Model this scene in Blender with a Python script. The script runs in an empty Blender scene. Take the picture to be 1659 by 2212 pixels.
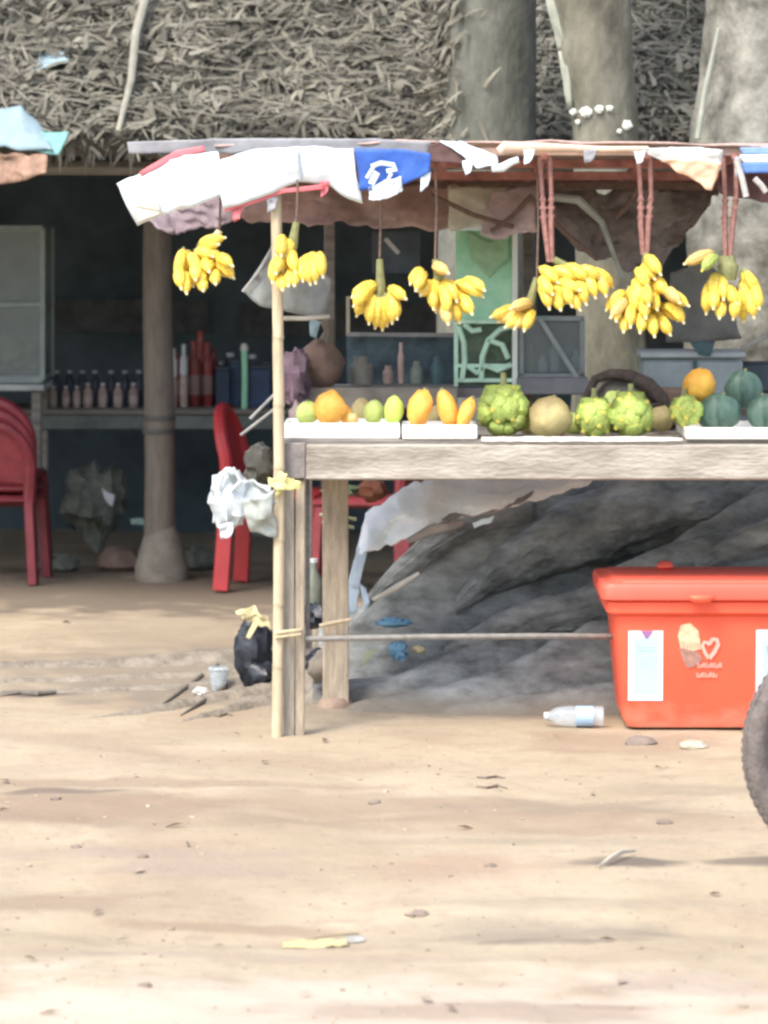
import bpy, math, random
from mathutils import Vector, Matrix, noise as mnoise
R = random.Random(7)
S = bpy.context.scene
COL = S.collection
F = 7470.0; CX = 829.5; HV = 465.0; EYE = 1.5

# ---------------------------------------------------------------- camera, world, sun, exposure
cd = bpy.data.cameras.new('camera'); cam = bpy.data.objects.new('camera', cd); COL.objects.link(cam)
cam.location = (0, 0, EYE); cam.rotation_euler = (math.radians(90), 0, 0)
cd.sensor_fit = 'HORIZONTAL'; cd.sensor_width = 24.0; cd.lens = 24.0*F/1659.0
cd.shift_y = -(1106-HV)/1659.0
cd.clip_start = 0.1; cd.clip_end = 2000
cd.dof.use_dof = True; cd.dof.focus_distance = 9.6; cd.dof.aperture_fstop = 4.5
S.camera = cam
S.render.resolution_x = 768; S.render.resolution_y = 1024
W = bpy.data.worlds.new('World'); S.world = W; W.use_nodes = True
wn = W.node_tree.nodes; wl = W.node_tree.links
sky = wn.new('ShaderNodeTexSky'); sky.sky_type = 'NISHITA'; sky.sun_disc = False
SUN_EL = 55; SUN_AZ = 215
sky.sun_elevation = math.radians(SUN_EL); sky.sun_rotation = math.radians(SUN_AZ)
sky.air_density = 1.0; sky.dust_density = 3.2; sky.ozone_density = 1.0
wl.new(sky.outputs[0], wn['Background'].inputs[0]); wn['Background'].inputs[1].default_value = 0.15
sd = bpy.data.lights.new('sun', 'SUN'); sun = bpy.data.objects.new('sun', sd); COL.objects.link(sun)
sd.energy = 1.4; sd.angle = math.radians(20); sd.color = (1.0, 0.95, 0.87)
az = math.radians(SUN_AZ); el = math.radians(SUN_EL)
dsun = Vector((math.sin(az)*math.cos(el), math.cos(az)*math.cos(el), math.sin(el)))
sun.rotation_euler = dsun.to_track_quat('Z', 'Y').to_euler()
sun.location = (0, 0, 30)
S.view_settings.view_transform = 'Standard'; S.view_settings.look = 'None'
S.view_settings.gamma = 1.0; S.view_settings.use_curve_mapping = False
S.view_settings.exposure = 1.45
S.cycles.pixel_filter_type = 'BLACKMAN_HARRIS'; S.cycles.filter_width = 2.7
S.cycles.max_bounces = 6

# ---------------------------------------------------------------- helpers
def P(u, v, d): return Vector(((u-CX)*d/F, d, EYE-(v-HV)*d/F))
def G(u, v):
    d = F*EYE/(v-HV); return Vector(((u-CX)*d/F, d, 0))
def px(d): return d/F

class MB:
    def __init__(s): s.v = []; s.f = []; s.m = []; s.cur = 0
    def add(s, vs, fs):
        b = len(s.v); s.v += [Vector(x) for x in vs]
        s.f += [tuple(b+i for i in f) for f in fs]; s.m += [s.cur]*len(fs); return s
    def box(s, c, size, rot=None, bev=0.0):
        hx, hy, hz = [x/2 for x in size]; c = Vector(c)
        if bev <= 0:
            vs = [Vector((x, y, z)) for x in (-hx, hx) for y in (-hy, hy) for z in (-hz, hz)]
            fs = [(0,1,3,2),(4,6,7,5),(0,4,5,1),(2,3,7,6),(0,2,6,4),(1,5,7,3)]
        else:
            b = min(bev, hx*.9, hy*.9, hz*.9)
            prof = [(-hz, b), (-hz+b, 0), (hz-b, 0), (hz, b)]
            vs = []
            for z, i in prof:
                X, Y = hx-i, hy-i; q = b*0.6
                vs += [Vector(p) for p in ((-X+q,-Y,z),(X-q,-Y,z),(X,-Y+q,z),(X,Y-q,z),(X-q,Y,z),(-X+q,Y,z),(-X,Y-q,z),(-X,-Y+q,z))]
            fs = []
            for k in range(3):
                for j in range(8): fs.append((k*8+j, k*8+(j+1)%8, (k+1)*8+(j+1)%8, (k+1)*8+j))
            fs.append(tuple(range(7,-1,-1))); fs.append(tuple(range(24,32)))
        if rot is not None: vs = [rot @ v for v in vs]
        return s.add([v+c for v in vs], fs)
    def bar(s, a, b, w, h=None, up=(0,0,1)):
        a = Vector(a); b = Vector(b); h = h or w
        z = (b-a).normalized(); upv = Vector(up)
        if abs(z.dot(upv)) > .98: upv = Vector((0,1,0))
        x = upv.cross(z).normalized(); y = z.cross(x)
        m = Matrix((x, y, z)).transposed()
        return s.box((a+b)/2, (w, h, (b-a).length), m, min(w, h)*.12)
    def tube(s, pts, r, n=8, caps=True, squash=1.0):
        pts = [Vector(p) for p in pts]; rs = r if isinstance(r, (list, tuple)) else [r]*len(pts)
        vs = []; fs = []; ref = None
        for i, p in enumerate(pts):
            t = (pts[min(i+1, len(pts)-1)]-pts[max(i-1, 0)]).normalized()
            if ref is None:
                ref = Vector((0,1,0)) if abs(t.y) < .9 else Vector((1,0,0))
            x = ref.cross(t).normalized(); y = t.cross(x); ref = y
            for k in range(n):
                a = 2*math.pi*k/n
                vs.append(p + x*math.cos(a)*rs[i] + y*math.sin(a)*rs[i]*squash)
        for i in range(len(pts)-1):
            for k in range(n):
                fs.append((i*n+k, i*n+(k+1)%n, (i+1)*n+(k+1)%n, (i+1)*n+k))
        if caps: fs.append(tuple(range(n-1,-1,-1))); fs.append(tuple(range((len(pts)-1)*n, len(pts)*n)))
        return s.add(vs, fs)
    def lathe(s, c, prof, n=16, sx=1, sy=1):
        c = Vector(c); vs = []; fs = []
        for r, z in prof:
            for k in range(n):
                a = 2*math.pi*k/n; vs.append(c+Vector((math.cos(a)*r*sx, math.sin(a)*r*sy, z)))
        for i in range(len(prof)-1):
            for k in range(n): fs.append((i*n+k, i*n+(k+1)%n, (i+1)*n+(k+1)%n, (i+1)*n+k))
        fs.append(tuple(range(n-1,-1,-1))); fs.append(tuple(range((len(prof)-1)*n, len(prof)*n)))
        return s.add(vs, fs)
    def blob(s, c, r, n=14, amp=.08, sc=3.0, seed=0, lobes=0, lob=.0):
        c = Vector(c); r = Vector(r if hasattr(r, '__len__') else (r, r, r)); vs = []; fs = []
        m = n//2+2
        for i in range(m+1):
            th = math.pi*i/m
            for k in range(n):
                ph = 2*math.pi*k/n
                d = Vector((math.sin(th)*math.cos(ph), math.sin(th)*math.sin(ph), math.cos(th)))
                q = 1+amp*mnoise.noise(d*sc+Vector((seed*3.7, seed, 0)))*1.6 + (lob*math.cos(lobes*ph)*math.sin(th) if lobes else 0)
                vs.append(c+Vector((d.x*r.x, d.y*r.y, d.z*r.z))*q)
        for i in range(m):
            for k in range(n): fs.append((i*n+k, (i+1)*n+k, (i+1)*n+(k+1)%n, i*n+(k+1)%n))
        return s.add(vs, fs)
    def patch(s, top, bot, n=6, amp=.01, sc=8.0, seed=0, sag=0.0, bulge=0.0):
        """cloth between two polylines (same number of points), subdivided"""
        def samp(pl, t):
            t *= len(pl)-1; i = min(int(t), len(pl)-2); return Vector(pl[i]).lerp(Vector(pl[i+1]), t-i)
        nu = max(12, 9*(len(top)-1)); n = int(n*1.8)+1; vs = []; fs = []
        for j in range(n+1):
            for i in range(nu+1):
                p = samp(top, i/nu).lerp(samp(bot, i/nu), j/n)
                w = mnoise.noise(p*sc+Vector((seed*5.1, 0, seed)))
                w2 = mnoise.noise(p*sc*2.7+Vector((0, seed*3.3, 0)))
                w3 = mnoise.noise(p*sc*6+Vector((seed, seed*3.3, 0))); p = p+Vector((w2*amp*.4, (w+.6*w2+.35*w3)*amp-bulge*math.sin(math.pi*j/n), w2*amp*.5+w3*amp*.25-sag*math.sin(math.pi*i/nu)))
                vs.append(p)
        for j in range(n):
            for i in range(nu):
                a = j*(nu+1)+i; fs.append((a, a+1, a+nu+2, a+nu+1))
        return s.add(vs, fs)
    def build(s, name, mats, parent=None, smooth=True, solid=0, loc=None):
        me = bpy.data.meshes.new(name)
        off = Vector(loc) if loc is not None else (parent.get('_w') and Vector(parent['_w'])) if parent else None
        off = Vector((0,0,0)) if not off else off
        me.from_pydata([v-off for v in s.v], [], s.f)
        mats = mats if isinstance(mats, (list, tuple)) else [mats]
        for m in mats: me.materials.append(m)
        if len(mats) > 1:
            for p, i in zip(me.polygons, s.m): p.material_index = i
        if smooth:
            me.polygons.foreach_set('use_smooth', [True]*len(me.polygons))
            try: me.set_sharp_from_angle(angle=math.radians(38))
            except Exception: pass
        me.update()
        o = bpy.data.objects.new(name, me); COL.objects.link(o)
        if parent: o.parent = parent
        if loc is not None: o.location = loc
        if solid:
            md = o.modifiers.new('thickness', 'SOLIDIFY'); md.thickness = solid; md.offset = 0
        return o

def tag(o, label=None, cat=None, group=None, kind=None):
    if label: o['label'] = label
    if cat: o['category'] = cat
    if group: o['group'] = group
    if kind: o['kind'] = kind
    return o
WORLD = {}
def thing(name, label, cat, loc, group=None):
    o = bpy.data.objects.new(name, None); COL.objects.link(o); o.location = loc
    o.empty_display_size = .05; o['_w'] = list(loc)
    return tag(o, label, cat, group)

MATS = {}
def mat(name, col, rough=.7, var=.25, sc=12.0, bump=.2, bsc=60.0, col2=None, island=0.0, objr=0.0, spec=.4, metal=0, trans=0, alpha=1, stretch=None, sheen=0, detail=6):
    if name in MATS: return MATS[name]
    m = bpy.data.materials.new(name); m.use_nodes = True; N = m.node_tree.nodes; L = m.node_tree.links
    b = N['Principled BSDF']
    tc = N.new('ShaderNodeTexCoord'); mp = N.new('ShaderNodeMapping'); L.new(tc.outputs['Object'], mp.inputs[0])
    if stretch: mp.inputs['Scale'].default_value = stretch
    n1 = N.new('ShaderNodeTexNoise'); n1.inputs['Scale'].default_value = sc; n1.inputs['Detail'].default_value = detail; n1.inputs['Roughness'].default_value = .65
    L.new(mp.outputs[0], n1.inputs['Vector'])
    rp = N.new('ShaderNodeValToRGB'); L.new(n1.outputs['Fac'], rp.inputs[0])
    c1 = tuple(max(0, c*(1-var)) for c in col); c2 = col2 or tuple(min(1, c*(1+var)) for c in col)
    rp.color_ramp.elements[0].position = .33; rp.color_ramp.elements[0].color = (*c1, 1)
    rp.color_ramp.elements[1].position = .68; rp.color_ramp.elements[1].color = (*c2, 1)
    out = rp.outputs[0]
    if island or objr:
        src = N.new('ShaderNodeNewGeometry').outputs['Random Per Island'] if island else N.new('ShaderNodeObjectInfo').outputs['Random']
        k = island or objr
        hs = N.new('ShaderNodeHueSaturation'); L.new(out, hs.inputs['Color'])
        mr = N.new('ShaderNodeMapRange'); L.new(src, mr.inputs[0]); mr.inputs[3].default_value = 1-k; mr.inputs[4].default_value = 1+k
        L.new(mr.outputs[0], hs.inputs['Value'])
        mul = N.new('ShaderNodeMath'); mul.operation = 'MULTIPLY'; mul.inputs[1].default_value = 7.31; L.new(src, mul.inputs[0])
        fr = N.new('ShaderNodeMath'); fr.operation = 'FRACT'; L.new(mul.outputs[0], fr.inputs[0])
        mr2 = N.new('ShaderNodeMapRange'); L.new(fr.outputs[0], mr2.inputs[0]); mr2.inputs[3].default_value = .5-.03*k; mr2.inputs[4].default_value = .5+.03*k
        L.new(mr2.outputs[0], hs.inputs['Hue']); out = hs.outputs[0]
    L.new(out, b.inputs['Base Color'])
    b.inputs['Roughness'].default_value = rough; b.inputs['Metallic'].default_value = metal
    b.inputs['Specular IOR Level'].default_value = spec
    b.inputs['Transmission Weight'].default_value = trans; b.inputs['Alpha'].default_value = alpha
    if bump:
        n2 = N.new('ShaderNodeTexNoise'); n2.inputs['Scale'].default_value = bsc; n2.inputs['Detail'].default_value = 5
        L.new(mp.outputs[0], n2.inputs['Vector'])
        bp = N.new('ShaderNodeBump'); bp.inputs['Strength'].default_value = bump; bp.inputs['Distance'].default_value = .01
        L.new(n2.outputs['Fac'], bp.inputs['Height']); L.new(bp.outputs[0], b.inputs['Normal'])
    MATS[name] = m; return m

def ground_mat():
    m = bpy.data.materials.new('sandy_soil'); m.use_nodes = True; N = m.node_tree.nodes; L = m.node_tree.links
    b = N['Principled BSDF']; b.inputs['Roughness'].default_value = .92; b.inputs['Specular IOR Level'].default_value = .2
    tc = N.new('ShaderNodeTexCoord')
    def nz(scale, vec=(1,1,1), detail=7, rough=.62, loc=(0,0,0)):
        mp = N.new('ShaderNodeMapping'); mp.inputs['Scale'].default_value = vec; mp.inputs['Location'].default_value = loc
        L.new(tc.outputs['Object'], mp.inputs[0])
        n = N.new('ShaderNodeTexNoise'); n.inputs['Scale'].default_value = scale; n.inputs['Detail'].default_value = detail; n.inputs['Roughness'].default_value = rough
        L.new(mp.outputs[0], n.inputs['Vector']); return n.outputs['Fac']
    def ramp(f, a, c0, bb, c1):
        r = N.new('ShaderNodeValToRGB'); L.new(f, r.inputs[0]); r.color_ramp.elements[0].position = a; r.color_ramp.elements[0].color = (*c0,1)
        r.color_ramp.elements[1].position = bb; r.color_ramp.elements[1].color = (*c1,1); return r.outputs[0]
    def mix(f, a, c, blend='MIX'):
        x = N.new('ShaderNodeMix'); x.data_type = 'RGBA'; x.blend_type = blend
        if isinstance(f, float): x.inputs['Factor'].default_value = f
        else: L.new(f, x.inputs['Factor'])
        for s_, q in ((6, a), (7, c)):
            if isinstance(q, tuple): x.inputs[s_].default_value = (*q, 1)
            else: L.new(q, x.inputs[s_])
        return x.outputs[2]
    base = ramp(nz(1.3, (1, .8, 1)), .36, (.335,.272,.185), .62, (.415,.345,.245))
    base = mix(ramp(nz(2.2, (.7, 1.1, 1), loc=(3,7,0)), .5, (0,0,0), .66, (.75,.75,.75)), base, (.315,.24,.17))
    base = mix(ramp(nz(11, (1, 1.4, 1), loc=(9,1,0)), .54, (0,0,0), .72, (.55,.55,.55)), base, (.26,.205,.15))
    spots = ramp(nz(38, (1,.8,1), detail=3, loc=(2,2,0)), .66, (0,0,0), .74, (.7,.7,.7))
    base = mix(spots, base, (.21,.165,.125))
    # named patches of damp or trodden soil, two of painted shade: (x, y, rx, ry, colour, strength)
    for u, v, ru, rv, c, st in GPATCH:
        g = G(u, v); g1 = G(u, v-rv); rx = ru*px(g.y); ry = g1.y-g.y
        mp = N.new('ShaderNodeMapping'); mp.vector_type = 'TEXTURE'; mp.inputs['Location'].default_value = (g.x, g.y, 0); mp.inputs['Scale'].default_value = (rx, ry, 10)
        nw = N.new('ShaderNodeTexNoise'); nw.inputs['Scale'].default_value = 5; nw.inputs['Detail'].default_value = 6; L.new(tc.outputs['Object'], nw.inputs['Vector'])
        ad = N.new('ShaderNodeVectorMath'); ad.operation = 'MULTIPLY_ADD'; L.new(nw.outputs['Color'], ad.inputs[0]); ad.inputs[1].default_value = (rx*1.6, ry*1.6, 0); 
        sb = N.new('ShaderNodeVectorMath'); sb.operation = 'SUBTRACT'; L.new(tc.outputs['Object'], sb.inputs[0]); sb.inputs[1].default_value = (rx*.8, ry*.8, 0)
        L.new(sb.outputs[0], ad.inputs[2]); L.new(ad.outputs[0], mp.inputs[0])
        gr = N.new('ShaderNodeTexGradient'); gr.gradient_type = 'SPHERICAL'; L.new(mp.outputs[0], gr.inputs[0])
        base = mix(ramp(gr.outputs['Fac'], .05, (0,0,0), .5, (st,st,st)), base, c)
    L.new(base, b.inputs['Base Color'])
    bp = N.new('ShaderNodeBump'); bp.inputs['Strength'].default_value = .7; bp.inputs['Distance'].default_value = .012
    L.new(nz(22, detail=10, rough=.72), bp.inputs['Height']); L.new(bp.outputs[0], b.inputs['Normal'])
    return m
BR = (.26,.19,.135); GY = (.225,.19,.145); DK = (.12,.10,.085); PK = (.30,.235,.19); OR = (.33,.23,.16)
GPATCH = [(800,2210,1600,150,(.50,.425,.34),.75),(450,1275,1400,62,(.14,.115,.09),.85),(300,1700,700,14,BR,.6),(830,1790,900,26,BR,.4),(1200,1830,500,12,GY,.3),(300,1850,500,16,PK,.6),(1250,1945,500,14,GY,.3),(500,2060,700,14,PK,.4),(1500,1700,300,18,GY,.3),(700,1490,700,40,(.17,.15,.12),.7),(150,1420,350,25,BR,.5),(180,1760,420,60,BR,.75),(120,1722,150,8,DK,.6),(700,1740,300,35,BR,.45),(1100,1760,350,40,BR,.5),  # wide dark band by the shop: roof shade painted into the soil colour
 (150,1950,260,30,BR,.6),(500,1985,380,10,BR,.7),(1150,1990,420,30,GY,.6),(960,1880,220,40,OR,.6),(1360,1872,160,13,DK,.85),(1620,1868,130,13,DK,.7),  # twig's dark patch: shade of a small hollow put into the colour
 (1180,2015,240,9,DK,.5),(450,1880,330,25,PK,.5),(1000,2190,500,40,BR,.55),(1500,2120,250,30,PK,.4),(1290,2170,120,10,BR,.6),
 (350,1450,520,70,GY,.8),(1000,1525,560,35,GY,.75),(1350,1600,260,28,BR,.6),(90,1500,110,7,DK,.8),(450,1360,400,50,GY,.4),(1250,1750,300,30,GY,.4),(1450,1790,320,30,BR,.35)]
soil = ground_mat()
wood = mat('weathered_wood', (.36,.33,.29), .85, .4, 10, .5, 90, stretch=(.35,3,3))
wood_dark = mat('grey_wood', (.2,.185,.165), .85, .3, 14, .5, 90, stretch=(.4,3,3))
wood_post = mat('post_wood', (.38,.32,.24), .85, .3, 16, .5, 80, stretch=(3,3,.5))
bamboo = mat('dry_bamboo', (.47,.39,.26), .6, .22, 20, .2, 90, stretch=(3,3,.4))
bark = mat('grey_green_bark', (.115,.122,.098), .95, .3, 12, 1.0, 20, col2=(.175,.18,.15), detail=9, stretch=(1,1,.55))
bark_l = mat('tan_bark', (.135,.132,.098), .95, .3, 11, 1.0, 24, col2=(.215,.21,.16), detail=9, stretch=(1,1,.5))
bark_p = mat('pale_mottled_bark', (.145,.145,.12), .95, .4, 10, 1.0, 20, col2=(.32,.32,.275), detail=9)
lichen = mat('white_lichen', (.62,.65,.56), .9, .2, 40, .3)
rootm = mat('grey_root_bark', (.195,.208,.20), .94, .5, 9, 1.0, 26, col2=(.33,.348,.335), stretch=(.8,1,1.9), detail=9)
def dusty(m_, col, z0_, z1_):
    N = m_.node_tree.nodes; L = m_.node_tree.links; b = N['Principled BSDF']; src = b.inputs['Base Color'].links[0].from_socket
    g_ = N.new('ShaderNodeNewGeometry'); sp = N.new('ShaderNodeSeparateXYZ'); L.new(g_.outputs['Position'], sp.inputs[0])
    nz_ = N.new('ShaderNodeTexNoise'); nz_.inputs['Scale'].default_value = 9; nz_.inputs['Detail'].default_value = 6
    ma = N.new('ShaderNodeMath'); ma.operation = 'MULTIPLY_ADD'; L.new(nz_.outputs['Fac'], ma.inputs[0]); ma.inputs[1].default_value = (z1_-z0_)*1.5; L.new(sp.outputs['Z'], ma.inputs[2])
    mr = N.new('ShaderNodeMapRange'); L.new(ma.outputs[0], mr.inputs[0]); mr.inputs[1].default_value = z0_+(z1_-z0_)*.7; mr.inputs[2].default_value = z1_+(z1_-z0_)*.7; mr.inputs[3].default_value = 1; mr.inputs[4].default_value = 0
    x = N.new('ShaderNodeMix'); x.data_type = 'RGBA'; L.new(mr.outputs[0], x.inputs['Factor']); L.new(src, x.inputs[6]); x.inputs[7].default_value = (*col, 1); L.new(x.outputs[2], b.inputs['Base Color'])
dusty(rootm, (.165,.145,.115), .0, .06)
thatchm = mat('dry_palm_leaf', (.152,.145,.114), .95, .5, 3.2, .2, island=.34)
thatch_u = mat('thatch_underlayer', (.075,.073,.062), 1, .4, 30, .6)
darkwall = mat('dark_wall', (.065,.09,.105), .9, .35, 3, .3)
darkfloor = None
yel = mat('ripe_banana_skin', (.70,.46,.07), .5, .25, 9, .08, 60, col2=(.87,.67,.10), objr=.14)
yelo = mat('tan_banana_skin', (.62,.42,.14), .55, .2, 40, .1, objr=.1)
grb = mat('green_banana_skin', (.32,.46,.09), .6, .25, 18, .1, col2=(.50,.60,.16), objr=.3)
tipm = mat('banana_tip', (.72,.64,.38), .6, .2)
stemm = mat('banana_stem', (.22,.23,.10), .7, .3, 40)
cord = mat('red_cord', (.26,.13,.11), .8, .3, 60, .3)
cordb = mat('brown_cord', (.15,.10,.08), .8, .3, 60, .3)
redrust = mat('red_brown_paint', (.36,.16,.14), .75, .35, 18, .3)
tarpb = mat('brown_tarp', (.46,.33,.29), .75, .4, 7, .3, 30)
tarpg = mat('olive_grey_tarp', (.50,.48,.38), .75, .3, 7, .3, 30)
tarpgrey = mat('grey_lilac_tarp', (.26,.265,.28), .6, .2, 9, .3, 30)
white = mat('white_sheet', (.66,.73,.77), .5, .05, 9, .1, 20)
foam = mat('white_foam', (.84,.84,.80), .6, .03, 30, .2, 200)
cream = mat('cream_stain', (.60,.57,.47), .7, .1)
pinkm = mat('pink_trim', (.62,.16,.18), .6, .15)
bluem = mat('blue_print', (.035,.11,.42), .5, .2)
paleblue = mat('pale_blue_plastic', (.60,.72,.80), .35, .14, 12, .3, 30)
tarpw = mat('pale_tarp', (.90,.95,.94), .5, .12, 7, .4, 24)
tarpt = mat('tarp_trim', (.34,.29,.27), .7, .2)
redp = mat('red_plastic', (.40,.04,.045), .4, .12, 9, .05)
redd = mat('dull_red_plastic', (.19,.03,.038), .5, .3, 9, .1)
orp = mat('orange_red_plastic', (.86,.125,.065), .5, .10, 4, .06, detail=9)
dusty(orp, (.60,.27,.18), -.02, .09)
ordk = mat('orange_red_lid', (.78,.115,.075), .5, .08, 6, .04)
labw = mat('label_white', (.86,.80,.84), .5, .04); labb = mat('label_pale_blue', (.42,.62,.72), .5, .05)
labp = mat('label_purple', (.30,.14,.32), .5, .1); logo1 = mat('cream_ink', (.78,.50,.32), .6, .2, 60); logo2 = mat('brown_ink', (.34,.19,.15), .6, .25, 60)
logo3 = mat('pink_ink', (.86,.42,.34), .6, .1)
rubber = mat('dusty_rubber', (.15,.13,.12), .85, .3, 30, .4, 120)
steel = mat('dusty_steel', (.42,.40,.38), .4, .2, 30, .1, metal=.6)
orange = mat('orange_fruit_flesh', (.86,.34,.04), .5, .2, 14, .2, 50, col2=(.90,.55,.12))
orskin = mat('orange_papaya_skin', (.66,.28,.03), .5, .25, 9, .2, 30, col2=(.80,.48,.08))
lgreen = mat('pale_green_skin', (.46,.56,.16), .5, .2, 20, .1)
tanfr = mat('yellow_brown_skin', (.34,.25,.12), .6, .25, 8, .25, 40, col2=(.50,.44,.20))
melon = mat('dark_melon_skin', (.055,.12,.095), .5, .4, 10, .1, col2=(.13,.22,.17), stretch=(3,3,.5))
black = mat('black_plastic_bag', (.022,.026,.035), .35, .4, 12, .3)
beigest = mat('pale_yellow_cloth', (.58,.52,.30), .8, .15, 20, .3)
tealc = mat('teal_tarp', (.16,.34,.32), .7, .2, 10, .3); bluec = mat('dusty_blue_tarp', (.24,.33,.36), .7, .15, 10, .3)
tanb = mat('tan_sacking', (.34,.27,.19), .9, .3, 14, .5)
greenf = mat('green_film', (.30,.80,.50), .5, .2, 9, .1, col2=(.60,.88,.64)); greenl = mat('pale_green_paint', (.55,.82,.64), .6, .2, 20)
alum = mat('pale_frame', (.62,.68,.64), .5, .08); greyal = mat('grey_frame', (.26,.30,.30), .5, .15)
navy = mat('navy_board', (.06,.08,.10), .6, .3, 9, .2)
glassd = mat('dusty_glass', (.30,.36,.36), .15, .1, 20, 0, alpha=.35)
clear = mat('clear_plastic', (.60,.68,.72), .2, .2, 20, .3, 40, alpha=.36)
boxg = mat('pale_grey_plastic', (.30,.35,.36), .5, .2, 8, .1)
brownb = mat('brown_bag', (.17,.115,.09), .8, .25, 10, .4)
purple = mat('dull_purple_cloth', (.15,.10,.13), .8, .4, 16, .3)
basketm = mat('dark_wicker', (.06,.048,.042), .85, .4, 60, .7, 150)
concrete = mat('mud_plaster', (.20,.18,.15), .95, .25, 12, .7, 50)
can_t = mat('tan_can', (.34,.26,.23), .45, .3, 30, .05, objr=.2); can_w = mat('white_cap', (.55,.58,.60), .5, .1)
botr = mat('red_bottle', (.24,.045,.04), .3, .3, 20, .05, objr=.3); botd = mat('dark_bottle', (.06,.07,.09), .3, .2)
bluebox = mat('dark_blue_box', (.03,.06,.13), .5, .3, 12, .1, objr=.3)
greent = mat('bright_green_tube', (.30,.66,.46), .4, .1)
food = mat('olive_food', (.17,.17,.09), .8, .4, 16, .4); sack = mat('olive_sack', (.13,.14,.115), .9, .4, 18, .6)
glove = mat('yellow_ribbon', (.68,.62,.26), .7, .12)
teald = mat('dark_teal', (.05,.10,.11), .6, .3)

# ---------------------------------------------------------------- ground
def gh(x, y):
    q = Vector((x*.9, y*.9, 0))
    h = mnoise.noise(q)*.03 + mnoise.noise(q*3.1)*.014 + mnoise.noise(q*9)*.005 + mnoise.noise(q*25)*.0022
    h += .012*math.exp(-((y-(8.45+.12*math.sin(x*3)))/.10)**2) - .018*math.exp(-((y-(7.32+.08*x+.05*math.sin(x*5)))/.09)**2)
    fade = 1.0
    if 9.8 < y < 16 : fade = .45
    return h*fade
def grid_axis(lo, a, b, hi, step):
    out = []; x = a
    while x < b: out.append(x); x += step
    out.append(b); s = step
    left = []; x = a
    while x > lo: s *= 1.35; x -= s; left.append(x)
    s = step; x = b; right = []
    while x < hi: s *= 1.35; x += s; right.append(x)
    return left[::-1]+out+right
xs = grid_axis(-160, -2.6, 2.6, 160, .03); ys = grid_axis(-60, 5.6, 12.2, 400, .022)
g = MB(); nx = len(xs)
g.v = [Vector((x, y, gh(x, y) if -12 < x < 12 and 0 < y < 40 else 0)) for y in ys for x in xs]
g.f = [(j*nx+i, j*nx+i+1, (j+1)*nx+i+1, (j+1)*nx+i) for j in range(len(ys)-1) for i in range(nx-1)]; g.m = [0]*len(g.f)
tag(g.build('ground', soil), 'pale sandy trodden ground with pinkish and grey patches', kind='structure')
# small clods and crumbs
cl = MB()
for i in range(520):
    u, v = R.uniform(-150, 1800), 1500+(R.random()**1.0)*760
    p = G(u, v); r = R.uniform(.002, .005)*(1 if R.random() < .96 else 2.0); p.z = gh(p.x, p.y)+r*.2
    cl.blob(p, (r*R.uniform(.8,1.6), r, r*.6), 6, .3, 2, i)
tag(cl.build('soil_crumbs', mat('soil_crumb', (.30,.25,.185), .95, .3, 30, .3, island=.3)), 'loose crumbs of dry soil scattered over the ground', kind='stuff')
lf = MB()
for i in range(48):
    u, v = R.uniform(-100, 1750), 1330+(R.random()**.8)*880
    p = G(u, v); p.z = gh(p.x, p.y)+.006; a = R.uniform(0, 6.28); l = R.uniform(.008, .026); w = l*R.uniform(.2,.45)
    d = Vector((math.cos(a), math.sin(a), R.uniform(-.1,.25))); n = Vector((-math.sin(a), math.cos(a), R.uniform(-.3,.3)))
    lf.add([p-d*l, p+n*w+Vector((0,0,.006)), p+d*l, p-n*w+Vector((0,0,.004))], [(0,1,2,3)])
tag(lf.build('leaf_litter', mat('dead_leaf', (.24,.19,.14), .9, .3, 30, .1, island=.5)), 'small dead leaves lying scattered on the sandy ground', kind='stuff')

# ---------------------------------------------------------------- thatched shop behind
shop = thing('thatched_shop', 'low open shop under a long grey palm-thatch roof, dark inside', 'shop', (0, 14.3, 0))
EY, EZ, RY, RZ = 13.0, 1.755, 15.6, 3.75
m = MB(); m.add([(-6,EY,EZ),(6,EY,EZ),(6,RY,RZ),(-6,RY,RZ),(6,18.4,1.9),(-6,18.4,1.9)], [(0,1,2,3),(3,2,4,5)])
roof = m.build('roof', thatch_u, shop, False, .08)
slope = Vector((0, RY-EY, RZ-EZ)).normalized(); nrm = Vector((0, -slope.z, slope.y))
SL = (Vector((0,RY,RZ))-Vector((0,EY,EZ))).length
def leaf(m, p, d, w, l, nn, curl):
    side = d.cross(nn).normalized(); vs = []; n = 3
    for i in range(n+1):
        t = i/n; ww = w*(1-.75*t)*(0.7+.3*math.sin(t*3))
        q = p+d*(l*t)+nn*(curl*l*math.sin(t*2.6))+side*(curl*.6*l*t*t)
        vs += [q-side*ww*.5, q+side*ww*.5+nn*ww*.15]
    m.add(vs, [(2*i, 2*i+1, 2*i+3, 2*i+2) for i in range(n)])
th = MB()
NT = 27000
for i in range(NT):
    s_ = R.random()**1.15*1.9; x = R.uniform(-3.4, 3.4)
    p = Vector((x, EY, EZ))+slope*s_+nrm*(.03+R.random()*.07)
    a = R.gauss(0, .95)+(math.pi/2 if R.random() < .5 else -.0)
    d = (-slope*math.cos(a)+Vector((math.sin(a), 0, 0))*R.choice((-1,1))+nrm*R.uniform(-.15,.28)).normalized()
    l = R.uniform(.03, .14); w = R.choice((R.uniform(.005,.014), R.uniform(.006,.02), R.uniform(.012,.034)))
    nn = (nrm+Vector((R.uniform(-.6,.6), R.uniform(-.6,.6), R.uniform(-.6,.6)))).normalized()
    leaf(th, p, d, w, l, nn, R.uniform(-.35,.45))
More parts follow.
